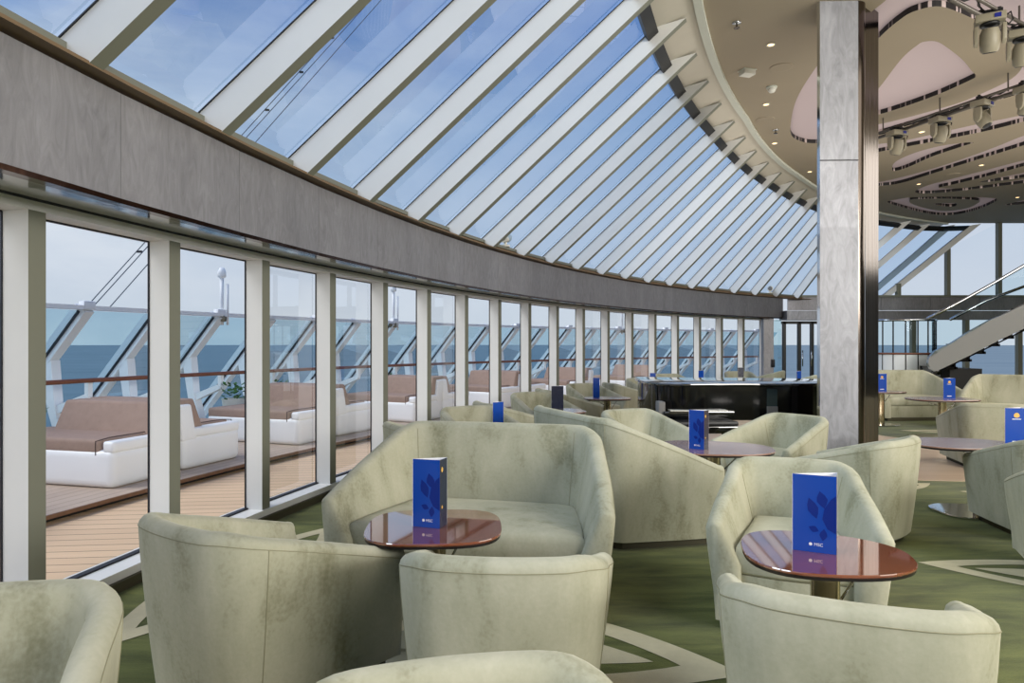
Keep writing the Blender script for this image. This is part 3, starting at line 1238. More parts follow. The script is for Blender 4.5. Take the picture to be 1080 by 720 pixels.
def emblem_front(t, w, h):
    """gold shell-like emblem and fine lines printed on the face of the far cards"""
    fp = [c for c in t.children if c.name.startswith('front_panel')][0]
    e = -.0008
    em = MB().mat(M['gold'])
    em.add([(.020 * math.cos(a), e, h * .80 + .022 * math.sin(a) * (1 if math.sin(a) > 0 else .7)) for a in [k * PI / 10 for k in range(20)]], [tuple(range(20))])
    em.build('gold_emblem', fp)
    ln = MB().mat(M['print_white'])
    ln.add([(-.03, e, h * .70), (.03, e, h * .70), (.03, e, h * .718), (-.03, e, h * .718)], [(0, 1, 2, 3)])
    ln.add([(-.03, e, .03), (.03, e, .03), (.03, e, .038), (-.03, e, .038)], [(0, 1, 2, 3)])
    ln.build('fine_print', fp)


make_menu('blue lotus tent card standing on the rounded square table', -.36, 2.86, math.radians(-18), .125)
make_menu('blue lotus tent card standing on the egg-shaped table', 1.115, 2.52, math.radians(-27), .150)
make_menu('blue lotus tent card on the pale oval table, dark flank to the right', 1.345, 4.98, math.radians(-42), .120)
q = make_menu('blue tent card with a gold emblem at the right edge of the photo', 3.80, 5.14, math.radians(-10), .16, detail=False)
emblem_front(q, .16, .285)
q = make_menu('royal blue tent card on the far wide-post table', 6.15, 9.6, 0, .17, detail=False)
emblem_front(q, .17, .285)
q = make_menu('royal blue tent card just right of the column', 5.99, 11.05, 0, .15, detail=False)
emblem_front(q, .15, .285)
make_menu('dark blue tent card rising behind the nearest loveseat', -.115, 5.67, math.radians(38), .11, face='blue', detail=False)
make_menu('deep navy tent card third from the front along the windows', .52, 7.82, math.radians(4), .14, face='navy', detail=False)
make_menu('blue tent card on the dark thin table', 1.20, 9.72, math.radians(10), .10, detail=False)
make_menu('blue tent card just left of the piano lid', 2.33, 11.3, math.radians(12), .105, detail=False)
make_menu('small blue and navy tent card behind the left part of the piano lid', 3.42, 12.35, math.radians(30), .13, detail=False)
make_menu('small navy tent card farthest off below the last window panes', 4.66, 13.9, 0, .12, face='navy', detail=False)
make_menu('half blue half black tent card behind the piano, left of the column', 5.09, 12.1, math.radians(40), .15, detail=False)

# ------------------------------------------------------------------ grand piano and bench
def piano():
    t = thing('grand_piano', 'black lacquered grand piano with closed mirror-bright lid', 'piano', (2.55, 7.75, 0))
    # lid outline, keyboard end on the left, in local coordinates
    lid = [(-1.0, -.55), (-.2, -.62), (.55, -.60), (1.02, -.40), (1.12, .05), (.92, .42), (.45, .55), (.0, .60), (-.6, .72), (-1.02, .74)]
    L = [(q.x, q.y) for q in smooth_loop(lid, 5)]
    m = MB().mat(M['piano'])
    m.prism(L, .875, .905)
    m.build('lid', t, bevel=.006)
    case = [(p[0] * .97, p[1] * .97) for p in L]
    m = MB().mat(M['piano_case'])
    m.prism([p for p in case if p[0] < -.02] if False else case, .52, .872)
    m.build('case', t, smooth=True, angle=.6)
    m = MB().mat(M['teal_gloss'])
    m.box((.17, -.60, .72), (.11, .02, .26))
    m.build('gap_panel', t)
    m = MB().mat(M['felt'])
    m.box((.17, -.615, .62), (.11, .02, .09))
    m.build('felt_block', t)
    m = MB().mat(M['piano'])
    m.box((-.62, -.63, .60), (.72, .20, .05))
    m.build('key_bed', t, bevel=.006)
    m = MB().mat(M['ivory'])
    for k in range(18):
        m.box((-.90 + k * .033, -.655, .629), (.029, .13, .01))
    m.build('keyboard', t)
    m = MB().mat(M['felt'])
    m.box((-1.0, -.62, .64), (.07, .16, .16))
    m.build('cheek_block', t, bevel=.01)
    for x, y in ((-.82, -.42), (-.82, .5), (.78, .02)):
        m = MB().mat(M['piano'])
        m.loft([[(x + s * a, y + s * b, z) for a, b in ((-1, -1), (1, -1), (1, 1), (-1, 1))] for s, z in ((.035, .05), (.045, .12), (.05, .3), (.07, .52))])
        lg = m.build('leg', t)
        c = MB().mat(M['brass'])
        c.lathe([(.02, .004), (.035, .01), (.035, .05), (.02, .055)], (x, y, 0), 14)
        c.build('caster', lg, smooth=True)
    m = MB().mat(M['piano'])
    m.tube([(-.7, -.1, .52), (-.68, -.14, .12)], .015)
    m.tube([(-.58, -.1, .52), (-.60, -.14, .12)], .015)
    m.box((-.64, -.16, .11), (.2, .14, .04))
    m.build('pedal_lyre', t)


piano()
b_ = thing('piano_bench', 'long black piano bench with tufted seat before the keyboard', 'bench', (1.88, 6.98, 0), math.radians(4))
m = MB().mat(M['piano'])
m.box((0, 0, .455), (.80, .32, .07))
m.build('seat_frame', b_, bevel=.008)
m = MB().mat(M['black'])
m.box((0, 0, .515), (.78, .31, .05))
m.build('seat_cushion', b_, bevel=.02)
for x in (-.35, .35):
    for y in (-.12, .12):
        m = MB().mat(M['piano'])
        m.loft([[(x + s * a, y + s * c, z) for a, c in ((-1, -1), (1, -1), (1, 1), (-1, 1))] for s, z in ((.016, .004), (.026, .42))])
        m.build('leg', b_)

# ------------------------------------------------------------------ ceiling fittings
def downlight(x, y, label):
    p = bp(x, y, ZC)
    t = thing('downlight', label, 'ceiling light', (p.x, p.y, ZC), 0, 'small amber ceiling downlights')
    m = MB().mat(M['trim'])
    m.lathe([(.032, .002), (.048, .002), (.05, -.006), (.036, -.007), (.032, .002)], n=24)
    m.build('trim_ring', t, smooth=True)
    m = MB().mat(M['lens'])
    m.lathe([(.001, -.004), (.032, -.004), (.032, 0), (.001, 0)], n=20)
    m.build('lens', t)


for x, y, l in ((813, 47, 'small amber downlight nearest us above the square white box'), (808, 110, 'small amber downlight between the smoke detector and the lower speaker'),
                (817, 151, 'small amber downlight below the lower speaker'), (854, 181, 'small amber downlight touching the column at the ceiling edge'),
                (972, 139, 'small amber downlight between the first two spotlights'), (1035, 174, 'small amber downlight between two long dark slots'),
                (969, 194, 'small amber downlight left of the forked slots'), (1073, 208, 'small amber downlight far right near the eye-shaped recess')):
    downlight(x, y, l)


def speaker(x, y, label):
    p = bp(x, y, ZC)
    t = thing('ceiling_speaker', label, 'speaker', (p.x, p.y, ZC), 0, 'flush round ceiling speakers')
    m = MB().mat(M['speaker'])
    m.lathe([(.001, -.007), (.112, -.007), (.112, .001)], n=28)
    m.build('grille', t)
    m = MB().mat(M['ceiling'])
    m.lathe([(.112, -.008), (.126, -.006), (.128, .001), (.112, .001)], n=28)
    m.build('rim', t)


speaker(824, 71, 'flush round ceiling speaker right of the square white box')
speaker(807, 126, 'flush round ceiling speaker below the smoke detector')
speaker(1005, 184, 'flush round ceiling speaker among the long slots')

p = bp(788, 78, ZC - .04)
t = thing('ceiling_box', 'small square white sensor box on the taupe ceiling', 'sensor', (p.x, p.y, ZC), .3)
m = MB().mat(M['pot'])
m.box((0, 0, -.03), (.15, .12, .055))
m.build('casing', t, bevel=.008)
m = MB().mat(M['trim'])
m.box((0, 0, -.001), (.17, .14, .006))
m.build('mount_plate', t)
p = bp(814, 95, ZC - .04)
t = thing('smoke_detector', 'round white smoke detector below the square sensor box', 'smoke detector', (p.x, p.y, ZC))
m = MB().mat(M['pot'])
m.lathe([(.001, -.07), (.03, -.068), (.045, -.05), (.05, -.02), (.001, -.018)], n=24)
m.build('dome', t, smooth=True)
m = MB().mat(M['trim'])
m.lathe([(.001, -.02), (.06, -.02), (.065, 0), (.001, .0)], n=24)
m.build('base', t, smooth=True)
for x, y, l in ((777, 27, 'metal sprinkler head nearest the pale ceiling trim'), (818, 139, 'metal sprinkler head between speaker and lower downlight')):
    p = bp(x, y, ZC - .03)
    t = thing('sprinkler', l, 'sprinkler', (p.x, p.y, ZC), 0, 'ceiling sprinkler heads')
    m = MB().mat(M['polish'])
    m.lathe([(.001, -.012), (.04, -.010), (.045, 0), (.001, 0)], n=20)
    m.build('flange', t, smooth=True)
    m = MB().mat(M['dark_steel'])
    m.tube([(0, 0, -.01), (0, 0, -.05)], .008)
    m.lathe([(.001, -.058), (.03, -.056), (.03, -.052), (.001, -.05)], n=16)
    m.build('deflector', t)


def truss(label, a, b, group='dark lighting bars under the ceiling'):
    a, b = Vector(a), Vector(b)
    t = thing('lighting_bar', label, 'lighting bar', (a + b) / 2, 0, group)
    o = (a + b) / 2
    d = (b - a).normalized()
    s = Vector((-d.y, d.x, 0)) * .05
    m = MB().mat(M['truss'])
    m.tube([a - o + s, b - o + s], .022, 10)
    m.build('tube', t, smooth=True)
    m = MB().mat(M['truss'])
    m.tube([a - o - s + Vector((0, 0, .03)), b - o - s + Vector((0, 0, .03))], .016, 10)
    m.build('tube', t, smooth=True)
    m = MB().mat(M['black'])
    L = (b - a).length
    pts = [a - o + d * L * k / 40 + Vector((0, 0, .03 + .018 * math.sin(k * 1.7))) + s * .6 * math.sin(k * .9) for k in range(41)]
    m.tube(pts, .009, 6)
    m.build('cable', t, smooth=True)
    for k in range(3):
        q = a - o + d * L * (k + .5) / 3
        m = MB().mat(M['truss'])
        m.tube([q + Vector((0, 0, .02)), Vector((q.x, q.y, ZC - o.z))], .009, 6)
        m.build('hanger', t)
    return t


z_t = 4.27
a1, b1 = bp(905, 151, z_t), bp(1105, 84, z_t)
truss('dark lighting bar running from the column across the recessed shapes', a1, b1)
a2, b2 = bp(1008, -4, z_t), bp(1130, 62, z_t)
truss('dark lighting bar in the top right corner', a2, b2)


def spot(x, y, rz, tilt, label, group='moving-head stage spotlights'):
    p = bp(x, y, z_t - .05)
    t = thing('stage_spotlight', label, 'spotlight', p, rz, group)
    m = MB().mat(M['fixture'])
    m.box((0, 0, 0), (.23, .17, .07))
    bs = m.build('base_box', t, bevel=.01)
    m = MB().mat(M['led'])
    m.box((.05, -.088, 0), (.05, .006, .035))
    m.build('display', bs)
    m = MB().mat(M['black'])
    m.tube([(-.07, 0, .03), (-.07, 0, .10)], .018)
    m.tube([(.07, 0, .03), (.07, 0, .10)], .018)
    m.box((0, 0, .07), (.19, .05, .03))
    m.build('clamp', t)
    m = MB().mat(M['black'])
    m.lathe([(.06, -.06), (.075, -.055), (.075, -.035), (.06, -.03)], n=18)
    m.build('swivel', t, smooth=True)
    for s in (-1, 1):
        m = MB().mat(M['fixture'])
        prof = [(-.045, -.055), (.045, -.055), (.05, -.12), (.04, -.2), (.0, -.235), (-.04, -.2), (-.05, -.12)]
        m.loft([[(s * .088, u, v) for u, v in prof], [(s * .122, u * .9, v) for u, v in prof]])
        m.build('yoke_arm', t, bevel=.008)
    hd = MB().mat(M['fixture'])
    hd.lathe([(.02, .10), (.06, .095), (.078, .05), (.08, -.03), (.072, -.09), (.06, -.11), (.02, -.112)], n=20)
    h = hd.build('lamp_head', t, smooth=True, angle=.8)
    h.location = (0, 0, -.175)
    h.rotation_euler = (tilt, 0, 0)
    ln = MB().mat(M['black'])
    ln.lathe([(.001, -.118), (.05, -.116), (.058, -.10), (.001, -.10)], n=18)
    ln.build('lens', h, smooth=True)
    g = MB().mat(M['black'])
    g.tube([(.10, .06, .02), (.16, .05, .06), (.17, .0, -.03), (.13, -.02, -.08)], .007, 6)
    g.build('cable', t, smooth=True)


spot(946, 141, .2, .35, 'stage spotlight nearest the column, leftmost on the long bar')
spot(992, 127, .2, .25, 'second stage spotlight from the column on the long bar')
spot(1036, 110, .5, -.5, 'third stage spotlight from the column on the long bar')
spot(1083, 95, .3, .3, 'stage spotlight cut by the right edge on the long bar')
spot(1044, 21, -.5, .3, 'big stage spotlight with blue display in the top right corner')
spot(1078, 37, -.5, .4, 'big stage spotlight cut by the right edge near the top')

# small camera domes and fittings on the fascia
for x, y, z, l in ((533, 254, 2.64, 'white security camera on the fascia ledge'), (812, 305, 2.64, 'tiny white camera on the far fascia ledge near the doors')):
    aa = (x - 540) / F
    A_, B_, C_ = 1 + aa * aa, -2 * (aa * CX + CY), CX ** 2 + CY ** 2 - 22.05 ** 2
    Y = (-B_ + math.sqrt(B_ * B_ - 4 * A_ * C_)) / (2 * A_)
    t = thing('security_camera', l, 'camera', (aa * Y, Y, 2.585), -.3)
    m = MB().mat(M['pot'])
    m.lathe([(.06, 0), (.06, .02), (.02, .03), (.02, .06)], n=16)
    m.build('mount', t)
    m = MB().mat(M['pot'])
    m.tube([(.0, -.12, .11), (0, .10, .13)], [.07, .06], 16)
    hh = m.build('body', t, smooth=True, angle=.8)
    m = MB().mat(M['felt'])
    m.tube([(0, -.135, .109), (0, -.12, .11)], .05, 16)
    m.build('lens', hh)
for k, tt in enumerate((2.966, 2.9405, 2.918)):
    q = pol(22.02, tt, 2.515)
    t = thing('ledge_light', 'tiny amber lamp under the fascia ledge, %s from the left' % ('first', 'second', 'third')[k], 'lamp', q, 0, 'tiny lamps under the fascia ledge')
    m = MB().mat(M['lens'])
    m.lathe([(.001, -.012), (.014, -.010), (.014, 0), (.001, 0)], n=12)
    m.build('lens', t)
    m = MB().mat(M['trim'])
    m.lathe([(.014, -.006), (.021, -.005), (.021, .002), (.014, .002), (.014, -.006)], n=14)
    m.build('trim_ring', t)

# ------------------------------------------------------------------ far end: portal, straight fascia, gable glazing, staircase
wr = struct('wall_back', 'straight steel fascia band at the far end')
xs = [7.25, 8.4, 9.7, 11.0, 12.3, 13.6, 14.9, 16.4]
for a, b in zip(xs, xs[1:]):
    m = MB().mat(M['fascia'])
    m.hexa([(a + .006, YW, 2.2), (b - .006, YW, 2.2), (b - .006, YW + .05, 2.2), (a + .006, YW + .05, 2.2), (a + .006, YW, 2.55), (b - .006, YW, 2.55), (b - .006, YW + .05, 2.55), (a + .006, YW + .05, 2.55)])
    m.build('fascia_panel', wr)
m = MB().mat(M['grey_metal'])
m.box((12, YW + .03, 2.57), (9.6, .16, .05))
m.build('fascia_cap', wr)
m = MB().mat(M['fascia'])
m.box((12, YW + .1, 2.07), (9.6, .1, .24))
m.build('lower_band', wr)
# gable glazing over the band, window wall under it
for k, (xa, xb) in enumerate(((9.72, 10.15), (10.15, 11.45), (11.45, 12.8), (12.8, 14.4), (14.4, 16))):
    win = struct('window_%d' % (61 + k))
    def ztop(x):
        return min(4.5, 2.6 + (x - 9.72) * 1.9 / 2.7)
    pn = MB().mat(M['window_glass'])
    pn.add([(xa, YW + .02, 2.59), (xb, YW + .02, 2.59), (xb, YW + .02, ztop(xb)), (xa, YW + .02, ztop(xa))], [(0, 1, 2, 3)])
    pn.build('pane', win)
    if k:
        m = MB().mat(M['grey_metal'])
        m.box((xa, YW, (2.59 + ztop(xa)) / 2), (.10, .12, ztop(xa) - 2.59))
        m.build('mullion', win)
for k, (xa, xb) in enumerate(((9.3, 10.6), (10.6, 12), (12, 13.4), (13.4, 15))):
    win = struct('window_%d' % (71 + k))
    pn = MB().mat(M['window_glass'])
    pn.add([(xa, YW + .12, .1), (xb, YW + .12, .1), (xb, YW + .12, 1.95), (xa, YW + .12, 1.95)], [(0, 1, 2, 3)])
    pn.build('pane', win)
    m = MB().mat(M['grey_metal'])
    m.box((xa, YW + .1, 1.02), (.12, .12, 1.86))
    m.build('mullion', win)
    m = MB().mat(M['white_metal'])
    m.box(((xa + xb) / 2, YW + .1, .05), (xb - xa, .2, .1))
    m.build('sill', win)

# portal with glass doors
PY = 17.3
def PXx(px, Y=PY):
    return (px - 540) / F * Y
def PZ(py, Y=PY):
    return H + (YH - py) * Y / F
dr = struct('door_1', 'dark framed glass doors under a swirl steel lintel')
m = MB().mat(M['pillar_face'])
m.box(((PXx(826) + PXx(905)) / 2, PY, (PZ(328) + PZ(337.5)) / 2), (PXx(905) - PXx(826), .5, PZ(328) - PZ(337.5)))
m.build('lintel', dr)
m = MB().mat(M['fascia'])
m.box(((PXx(805.5) + PXx(816)) / 2, PY + .1, PZ(335) / 2), (PXx(816) - PXx(805.5), .2, PZ(335)))
m.build('pilaster', dr)
m = MB().mat(M['rail_glass'])
m.box(((PXx(817) + PXx(824)) / 2, PY + .05, PZ(337) / 2), (.12, .25, PZ(337)))
m.build('glass_fin', dr)
m = MB().mat(M['black'])
m.box(((PXx(826) + PXx(905)) / 2, PY + .1, PZ(340)), (PXx(905) - PXx(826), .1, .07))
for px in (828.5, 844.5, 858, 885):
    m.box((PXx(px), PY + .1, PZ(339) / 2), (.07, .1, PZ(339)))
m.build('frame', dr)
m = MB().mat(M['window_glass'])
m.add([(PXx(828), PY + .12, .02), (PXx(904), PY + .12, .02), (PXx(904), PY + .12, PZ(339)), (PXx(828), PY + .12, PZ(339))], [(0, 1, 2, 3)])
m.build('pane', dr)
m = MB().mat(M['polish'])
m.tube([(PXx(846.5), PY, .75), (PXx(846.5), PY, 1.15)], .015)
m.tube([(PXx(856), PY, .75), (PXx(856), PY, 1.15)], .015)
m.build('door_handle', dr, smooth=True)
t = thing('wall_phone', 'small dark wall telephone on the patterned pilaster by the doors', 'telephone', (PXx(815), PY - .03, PZ(383)))
m = MB().mat(M['black'])
m.box((0, 0, 0), (.08, .04, .2))
m.build('body', t, bevel=.01)
m = MB().mat(M['gasket'])
m.box((-.015, -.035, 0), (.03, .03, .17))
m.build('handset', t, bevel=.008)

# curved glass balustrade round the stair well
bal = thing('glass_balustrade', 'curved teal glass balustrade with steel posts beside the staircase', 'balustrade', (8.16, 14.2, 0))
rb = .60
angs = [PI + .0 + i * (PI / 16) for i in range(17)]
m = MB().mat(M['rail_glass'])
pts = [(rb * math.cos(a), rb * .8 * math.sin(a)) for a in angs]
m.loft([[(x, y, 1.14) for x, y in pts], [(x, y, 1.78) for x, y in pts]], False, (False, False))
m.build('glass_panel', bal, smooth=True)
m = MB().mat(M['hull'])
m.loft([[(x, y, .1) for x, y in pts], [(x, y, 1.12) for x, y in pts]], False, (False, False))
m.build('lower_panel', bal, smooth=True)
m = MB().mat(M['polish'])
m.tube([(x, y, 1.80) for x, y in pts], .025)
m.build('top_rail', bal, smooth=True)
m = MB().mat(M['teak'])
m.tube([(x * 1.01, y * 1.01, 1.12) for x, y in pts], .02)
m.build('mid_rail', bal, smooth=True)
for i in range(0, 17, 2):
    x, y = pts[i]
    m = MB().mat(M['dark_steel'])
    m.box((x * .99, y * .99, .9), (.02, .02, 1.75))
    m.build('post', bal)

# staircase with polished stringer rising to the right
st = thing('staircase', 'staircase with a mirror-polished stringer and steel handrails rising to the right edge', 'staircase', (8.2, 13.0, 0))
YS = 13.0
def SP(px, py, Y=YS):
    return Vector(((px - 540) / F * Y - 8.2, Y - 13.0, H + (YH - py) * Y / F))
tops = [(979, 383), (980, 377), (986, 370), (1003, 362), (1024, 348.5), (1045, 337), (1060, 331), (1080, 321), (1110, 303), (1150, 280)]
bots = [(981, 388), (985, 391), (991, 391.5), (1010, 381), (1030, 371), (1053, 359), (1066, 353), (1083, 345), (1110, 331), (1150, 310)]
for off, nm in ((0, 'stringer'),):
    rt = []
    for dy in (0, .06):
        rt.append([SP(*p) + Vector((off * .05, off + dy, 0)) for p in tops])
        rt.append([SP(*p) + Vector((off * .05, off + dy, 0)) for p in bots])
    m = MB().mat(M['stair_steel'])
    n = len(tops)
    v = rt[0] + rt[1] + rt[2] + rt[3]
    f = []
    for i in range(n - 1):
        f += [(i, i + 1, n + i + 1, n + i), (2 * n + i, 3 * n + i, 3 * n + i + 1, 2 * n + i + 1), (i, 2 * n + i, 2 * n + i + 1, i + 1), (n + i, n + i + 1, 3 * n + i + 1, 3 * n + i)]
    f += [(0, n, 3 * n, 2 * n), (n - 1, 3 * n - 1, 4 * n - 1, 2 * n - 1)]
    m.add(v, f)
    m.build(nm, st, smooth=True, angle=.7)
for k in range(9):
    px = 996 + k * 15
    a = SP(px, 387 - k * 8.1)
    m = MB().mat(M['piano'])
    m.box((a.x + .13, .62, a.z - .02), (.34, 1.1, .05))
    m.box((a.x - .02, .62, a.z - .10), (.03, 1.1, .16))
    m.build('tread', st)
m = MB().mat(M['piano'])
a, b2_ = SP(990, 392), SP(1150, 316)
m.hexa([a, b2_, b2_ + Vector((0, 1.15, -.36)), a + Vector((0, 1.15, -.36)), a + Vector((0, 0, .03)), b2_ + Vector((0, 0, .03)), b2_ + Vector((0, 1.15, -.3)), a + Vector((0, 1.15, -.3))])
m.build('underside', st)
m = MB().mat(M['black'])
a = SP(1005, 388)
m.box((a.x + .35, .6, .42), (.62, .9, .84))
m.build('support_block', st)
for pts_, dy in (([(978, 336), (1013, 318), (1047, 299), (1080, 280), (1150, 240)], 0), ([(1002, 337), (1040, 317), (1080, 302), (1150, 275)], 1.15)):
    m = MB().mat(M['polish'])
    m.tube([SP(*p, Y=13.0 + dy) for p in pts_], .03, 10)
    m.build('handrail', st, smooth=True)
m = MB().mat(M['rail_glass'])
q0 = [SP(*p) for p in ((982, 337), (1047, 300), (1110, 264))]
q1 = [SP(*p) for p in ((982, 376), (1047, 336), (1110, 303))]
m.loft([q0, q1], False, (False, False))
m.build('side_glass', st)

# ------------------------------------------------------------------ outside deck
TA, TB = 3.25, 2.0
def ring_plate(mb, r0, r1, z0, z1, ta=TA, tb=TB, n=60):
    for i in range(n):
        sector(mb, ta + (tb - ta) * i / n, ta + (tb - ta) * (i + 1) / n, r0, r1, z0, z1)
m = MB().mat(M['deck'])
ring_plate(m, 22.56, 24.1, -.12, 0)
as_struct(m.build('ground_deck'), 'teak plank walkway outside the windows')
m = MB().mat(M['deck_grey'])
ring_plate(m, 23.9, 27.6, .05, .075)
m.mat(M['deck_edge'])
ring_plate(m, 23.88, 23.90, .045, .075)
m.mat(M['shadow_gap'])
ring_plate(m, 23.98, 24.0, 0, .05)
as_struct(m.build('ground_platform'), 'weathered plank platform under the outdoor sofas')

# leaning glass windscreen
TP0, DP = 2.8135, .0395
ORD = 'first second third fourth fifth sixth seventh eighth ninth tenth eleventh twelfth thirteenth fourteenth fifteenth sixteenth seventeenth eighteenth nineteenth twentieth twenty-first twenty-second twenty-third'.split()
for j in range(-2, 21):
    t = TP0 - DP * j
    post = thing('windscreen_section', 'leaning white strut with blue tinted pane, %s windscreen section from the left' % ORD[j + 2], 'windscreen', pol(26.4, t, 1.73), 0, 'leaning windscreen sections along the deck')
    o0 = pol(26.4, t, 1.73)
    tv = Vector((math.sin(t), -math.cos(t), 0))
    def q(R, z, s=0.):
        return pol(R, t, z) - o0 + tv * s
    m = MB().mat(M['hull'])
    w = .06
    m.hexa([q(26.36, 1.70, -w), q(26.36, 1.70, w), q(28.25, -.2, w), q(28.25, -.2, -w), q(26.53, 1.80, -w), q(26.53, 1.80, w), q(28.40, -.06, w), q(28.40, -.06, -w)])
    m.build('strut', post)
    if True:
        m = MB().mat(M['hull'])
        m.hexa([q(26.92, 1.12, -w), q(26.92, 1.12, w), q(27.08, 1.0, w), q(27.08, 1.0, -w), q(26.86, .55, -w), q(26.86, .55, w), q(26.98, .52, w), q(26.98, .52, -w)])
        m.hexa([q(26.86, .55, -w), q(26.86, .55, w), q(26.98, .52, w), q(26.98, .52, -w), q(26.70, .075, -w), q(26.70, .075, w), q(26.80, .075, w), q(26.80, .075, -w)])
        m.build('bracket_leg', post)
        m = MB().mat(M['hull'])
        m.hexa([q(26.90, .56, -w * .6), q(26.90, .56, w * .6), q(26.88, .46, w * .6), q(26.88, .46, -w * .6), q(26.40, .72, -w * .6), q(26.40, .72, w * .6), q(26.36, .66, w * .6), q(26.36, .66, -w * .6)])
        m.hexa([q(26.35, .68, -w * .5), q(26.35, .68, w * .5), q(26.41, .68, w * .5), q(26.41, .68, -w * .5), q(26.35, .87, -w * .5), q(26.35, .87, w * .5), q(26.41, .87, w * .5), q(26.41, .87, -w * .5)])
        m.build('rail_bracket', post)
        if j % 2 == 0:
            m = MB().mat(M['hull'])
            m.box(q(26.40, 1.78), (.10, .16, .10), t)
            m.build('cap', post, bevel=.02)
    pane = post
    t2 = t - DP
    m = MB().mat(M['screen_glass'])
    m.add([pol(26.47, t, 1.72) - o0, pol(26.47, t2, 1.72) - o0, pol(28.33, t2, -.15) - o0, pol(28.33, t, -.15) - o0], [(0, 1, 2, 3)])
    m.build('glass_pane', pane)
    m = MB().mat(M['gasket'])
    e = tv * -.062
    m.hexa([pol(26.44, t, 1.70) - o0 + e, pol(26.44, t, 1.70) - o0 + e * 1.16, pol(28.3, t, -.16) - o0 + e * 1.16, pol(28.3, t, -.16) - o0 + e, pol(26.47, t, 1.72) - o0 + e, pol(26.47, t, 1.72) - o0 + e * 1.16, pol(28.33, t, -.14) - o0 + e * 1.16, pol(28.33, t, -.14) - o0 + e])
    m.build('gasket', pane)
m = MB().mat(M['hull'])
ring_plate(m, 26.36, 26.50, 1.725, 1.775, TP0 + .16, 2.0, 44)
tag(m.build('windscreen_top_rail'), 'long white top rail running along the leaning windscreen', 'rail')
m = MB().mat(M['teak'])
m.tube([pol(26.33, TP0 + .16 - .01 * i, .885) for i in range(96)], .028, 10)
tag(m.build('teak_handrail', smooth=True), 'varnished teak handrail along the windscreen brackets', 'handrail')

# masts
def mast(x, R, label, z1):
    aa = (x - 540) / F
    A_, B_, C_ = 1 + aa * aa, -2 * (aa * CX + CY), CX ** 2 + CY ** 2 - R * R
    Y = (-B_ + math.sqrt(B_ * B_ - 4 * A_ * C_)) / (2 * A_)
    t = thing('deck_mast', label, 'mast', (aa * Y, Y, 1.6), 0, 'white masts on the windscreen rail')
    m = MB().mat(M['hull'])
    m.tube([(0, 0, 0), (0, 0, z1 - 1.6)], .028, 12)
    m.tube([(.085, 0, 0), (.085, 0, z1 - 1.70)], .018, 10)
    m.build('pole', t, smooth=True)
    m = MB().mat(M['hull'])
    m.lathe([(.02, z1 - 1.62), (.06, z1 - 1.59), (.06, z1 - 1.52), (.035, z1 - 1.46), (.01, z1 - 1.45)], n=16)
    m.build('head', t, smooth=True)
    m = MB().mat(M['fixture'])
    m.tube([(-.07, -.05, .10), (.07, -.05, .10)], .055, 14)
    m.build('lamp', t, smooth=True)


mast(234, 26.45, 'white mast with two tubes on the windscreen rail, nearest one', 2.31)
mast(415, 26.45, 'white mast on the windscreen rail seen past the fifth window post', 2.38)
mast(656, 26.45, 'white mast on the windscreen rail, farthest one', 2.70)

# steel cables slung from the screen to a mast above
for x0_, x1_, nm in ((88, 384, 'pair'), (113, 402, 'single')):
    A_ = bp(x0_, 327, 1.77)
    Yb = 13.5
    B_ = Vector(((x1_ - 540) / F * Yb, Yb, H + (YH + 0) / F * Yb))
    ext = (B_ - A_) * 1.25
    t = thing('stay_cable', 'thin twin stay cable with clamps rising from the windscreen' if nm == 'pair' else 'thin single stay cable beside the twin one', 'cable', A_)
    m = MB().mat(M['cable'])
    m.tube([(0, 0, 0), ext], .007, 6)
    m.build('wire', t)
    if nm == 'pair':
        m = MB().mat(M['cable'])
        m.tube([Vector((.06, 0, -.03)), ext + Vector((.1, 0, -.05))], .007, 6)
        m.build('wire', t)
        for k in range(1, 9):
            c = ext * (k / 9)
            m = MB().mat(M['bulb'])
            m.box(c + Vector((.03, 0, -.015)), (.07, .03, .03))
            m.build('clamp', t)

# outdoor sofas: white moulded shells with brown cushions
def make_sofa(label):
    s = thing('outdoor_sofa', label, 'outdoor sofa', group='white outdoor sofas with brown cushions')
    # local: faces -Y, width along X; +X end is the low open arm side
    W, D = 1.45, .82
    m = MB().mat(M['plastic'])
    m.box((0, .0, .165), (W, D, .33))
    m.build('seat_shell', s, bevel=.07, seg=4)
    m = MB().mat(M['plastic'])
    m.hexa([(-W * .36, D / 2 - .20, .28), (W / 2, D / 2 - .20, .28), (W / 2, D / 2, .28), (-W * .36, D / 2, .28), (-W * .34, D / 2 - .13, .645), (W / 2 - .01, D / 2 - .13, .645), (W / 2 - .01, D / 2 + .02, .645), (-W * .34, D / 2 + .02, .645)])
    m.build('back_shell', s, bevel=.03, seg=3)
    m = MB().mat(M['plastic'])
    m.box((W / 2 - .06, -.06, .355), (.12, D - .14, .10))
    m.build('low_arm', s, bevel=.03, seg=3)
    m = MB().mat(M['brown'])
    m.box((-.07, -.06, .355), (W - .16, D - .14, .13))
    c = m.build('seat_cushion', s, bevel=.04, seg=4)
    m = MB().mat(M['brown_edge'])
    m.tube([(W / 2 - .145, -.44, .29), (W / 2 - .145, -.44, .41), (W / 2 - .145, -.3, .425), (W / 2 - .145, .2, .425)], .005, 6)
    m.build('piping', c)
    m = MB().mat(M['brown'])
    m.hexa([(-W * .34, D / 2 - .32, .39), (W / 2 - .04, D / 2 - .32, .39), (W / 2 - .04, D / 2 - .17, .39), (-W * .34, D / 2 - .17, .39), (-W * .32, D / 2 - .20, .695), (W / 2 - .05, D / 2 - .20, .695), (W / 2 - .05, D / 2 + .03, .695), (-W * .32, D / 2 + .03, .695)])
    m.build('back_cushion', s, bevel=.03, seg=3)
    return s


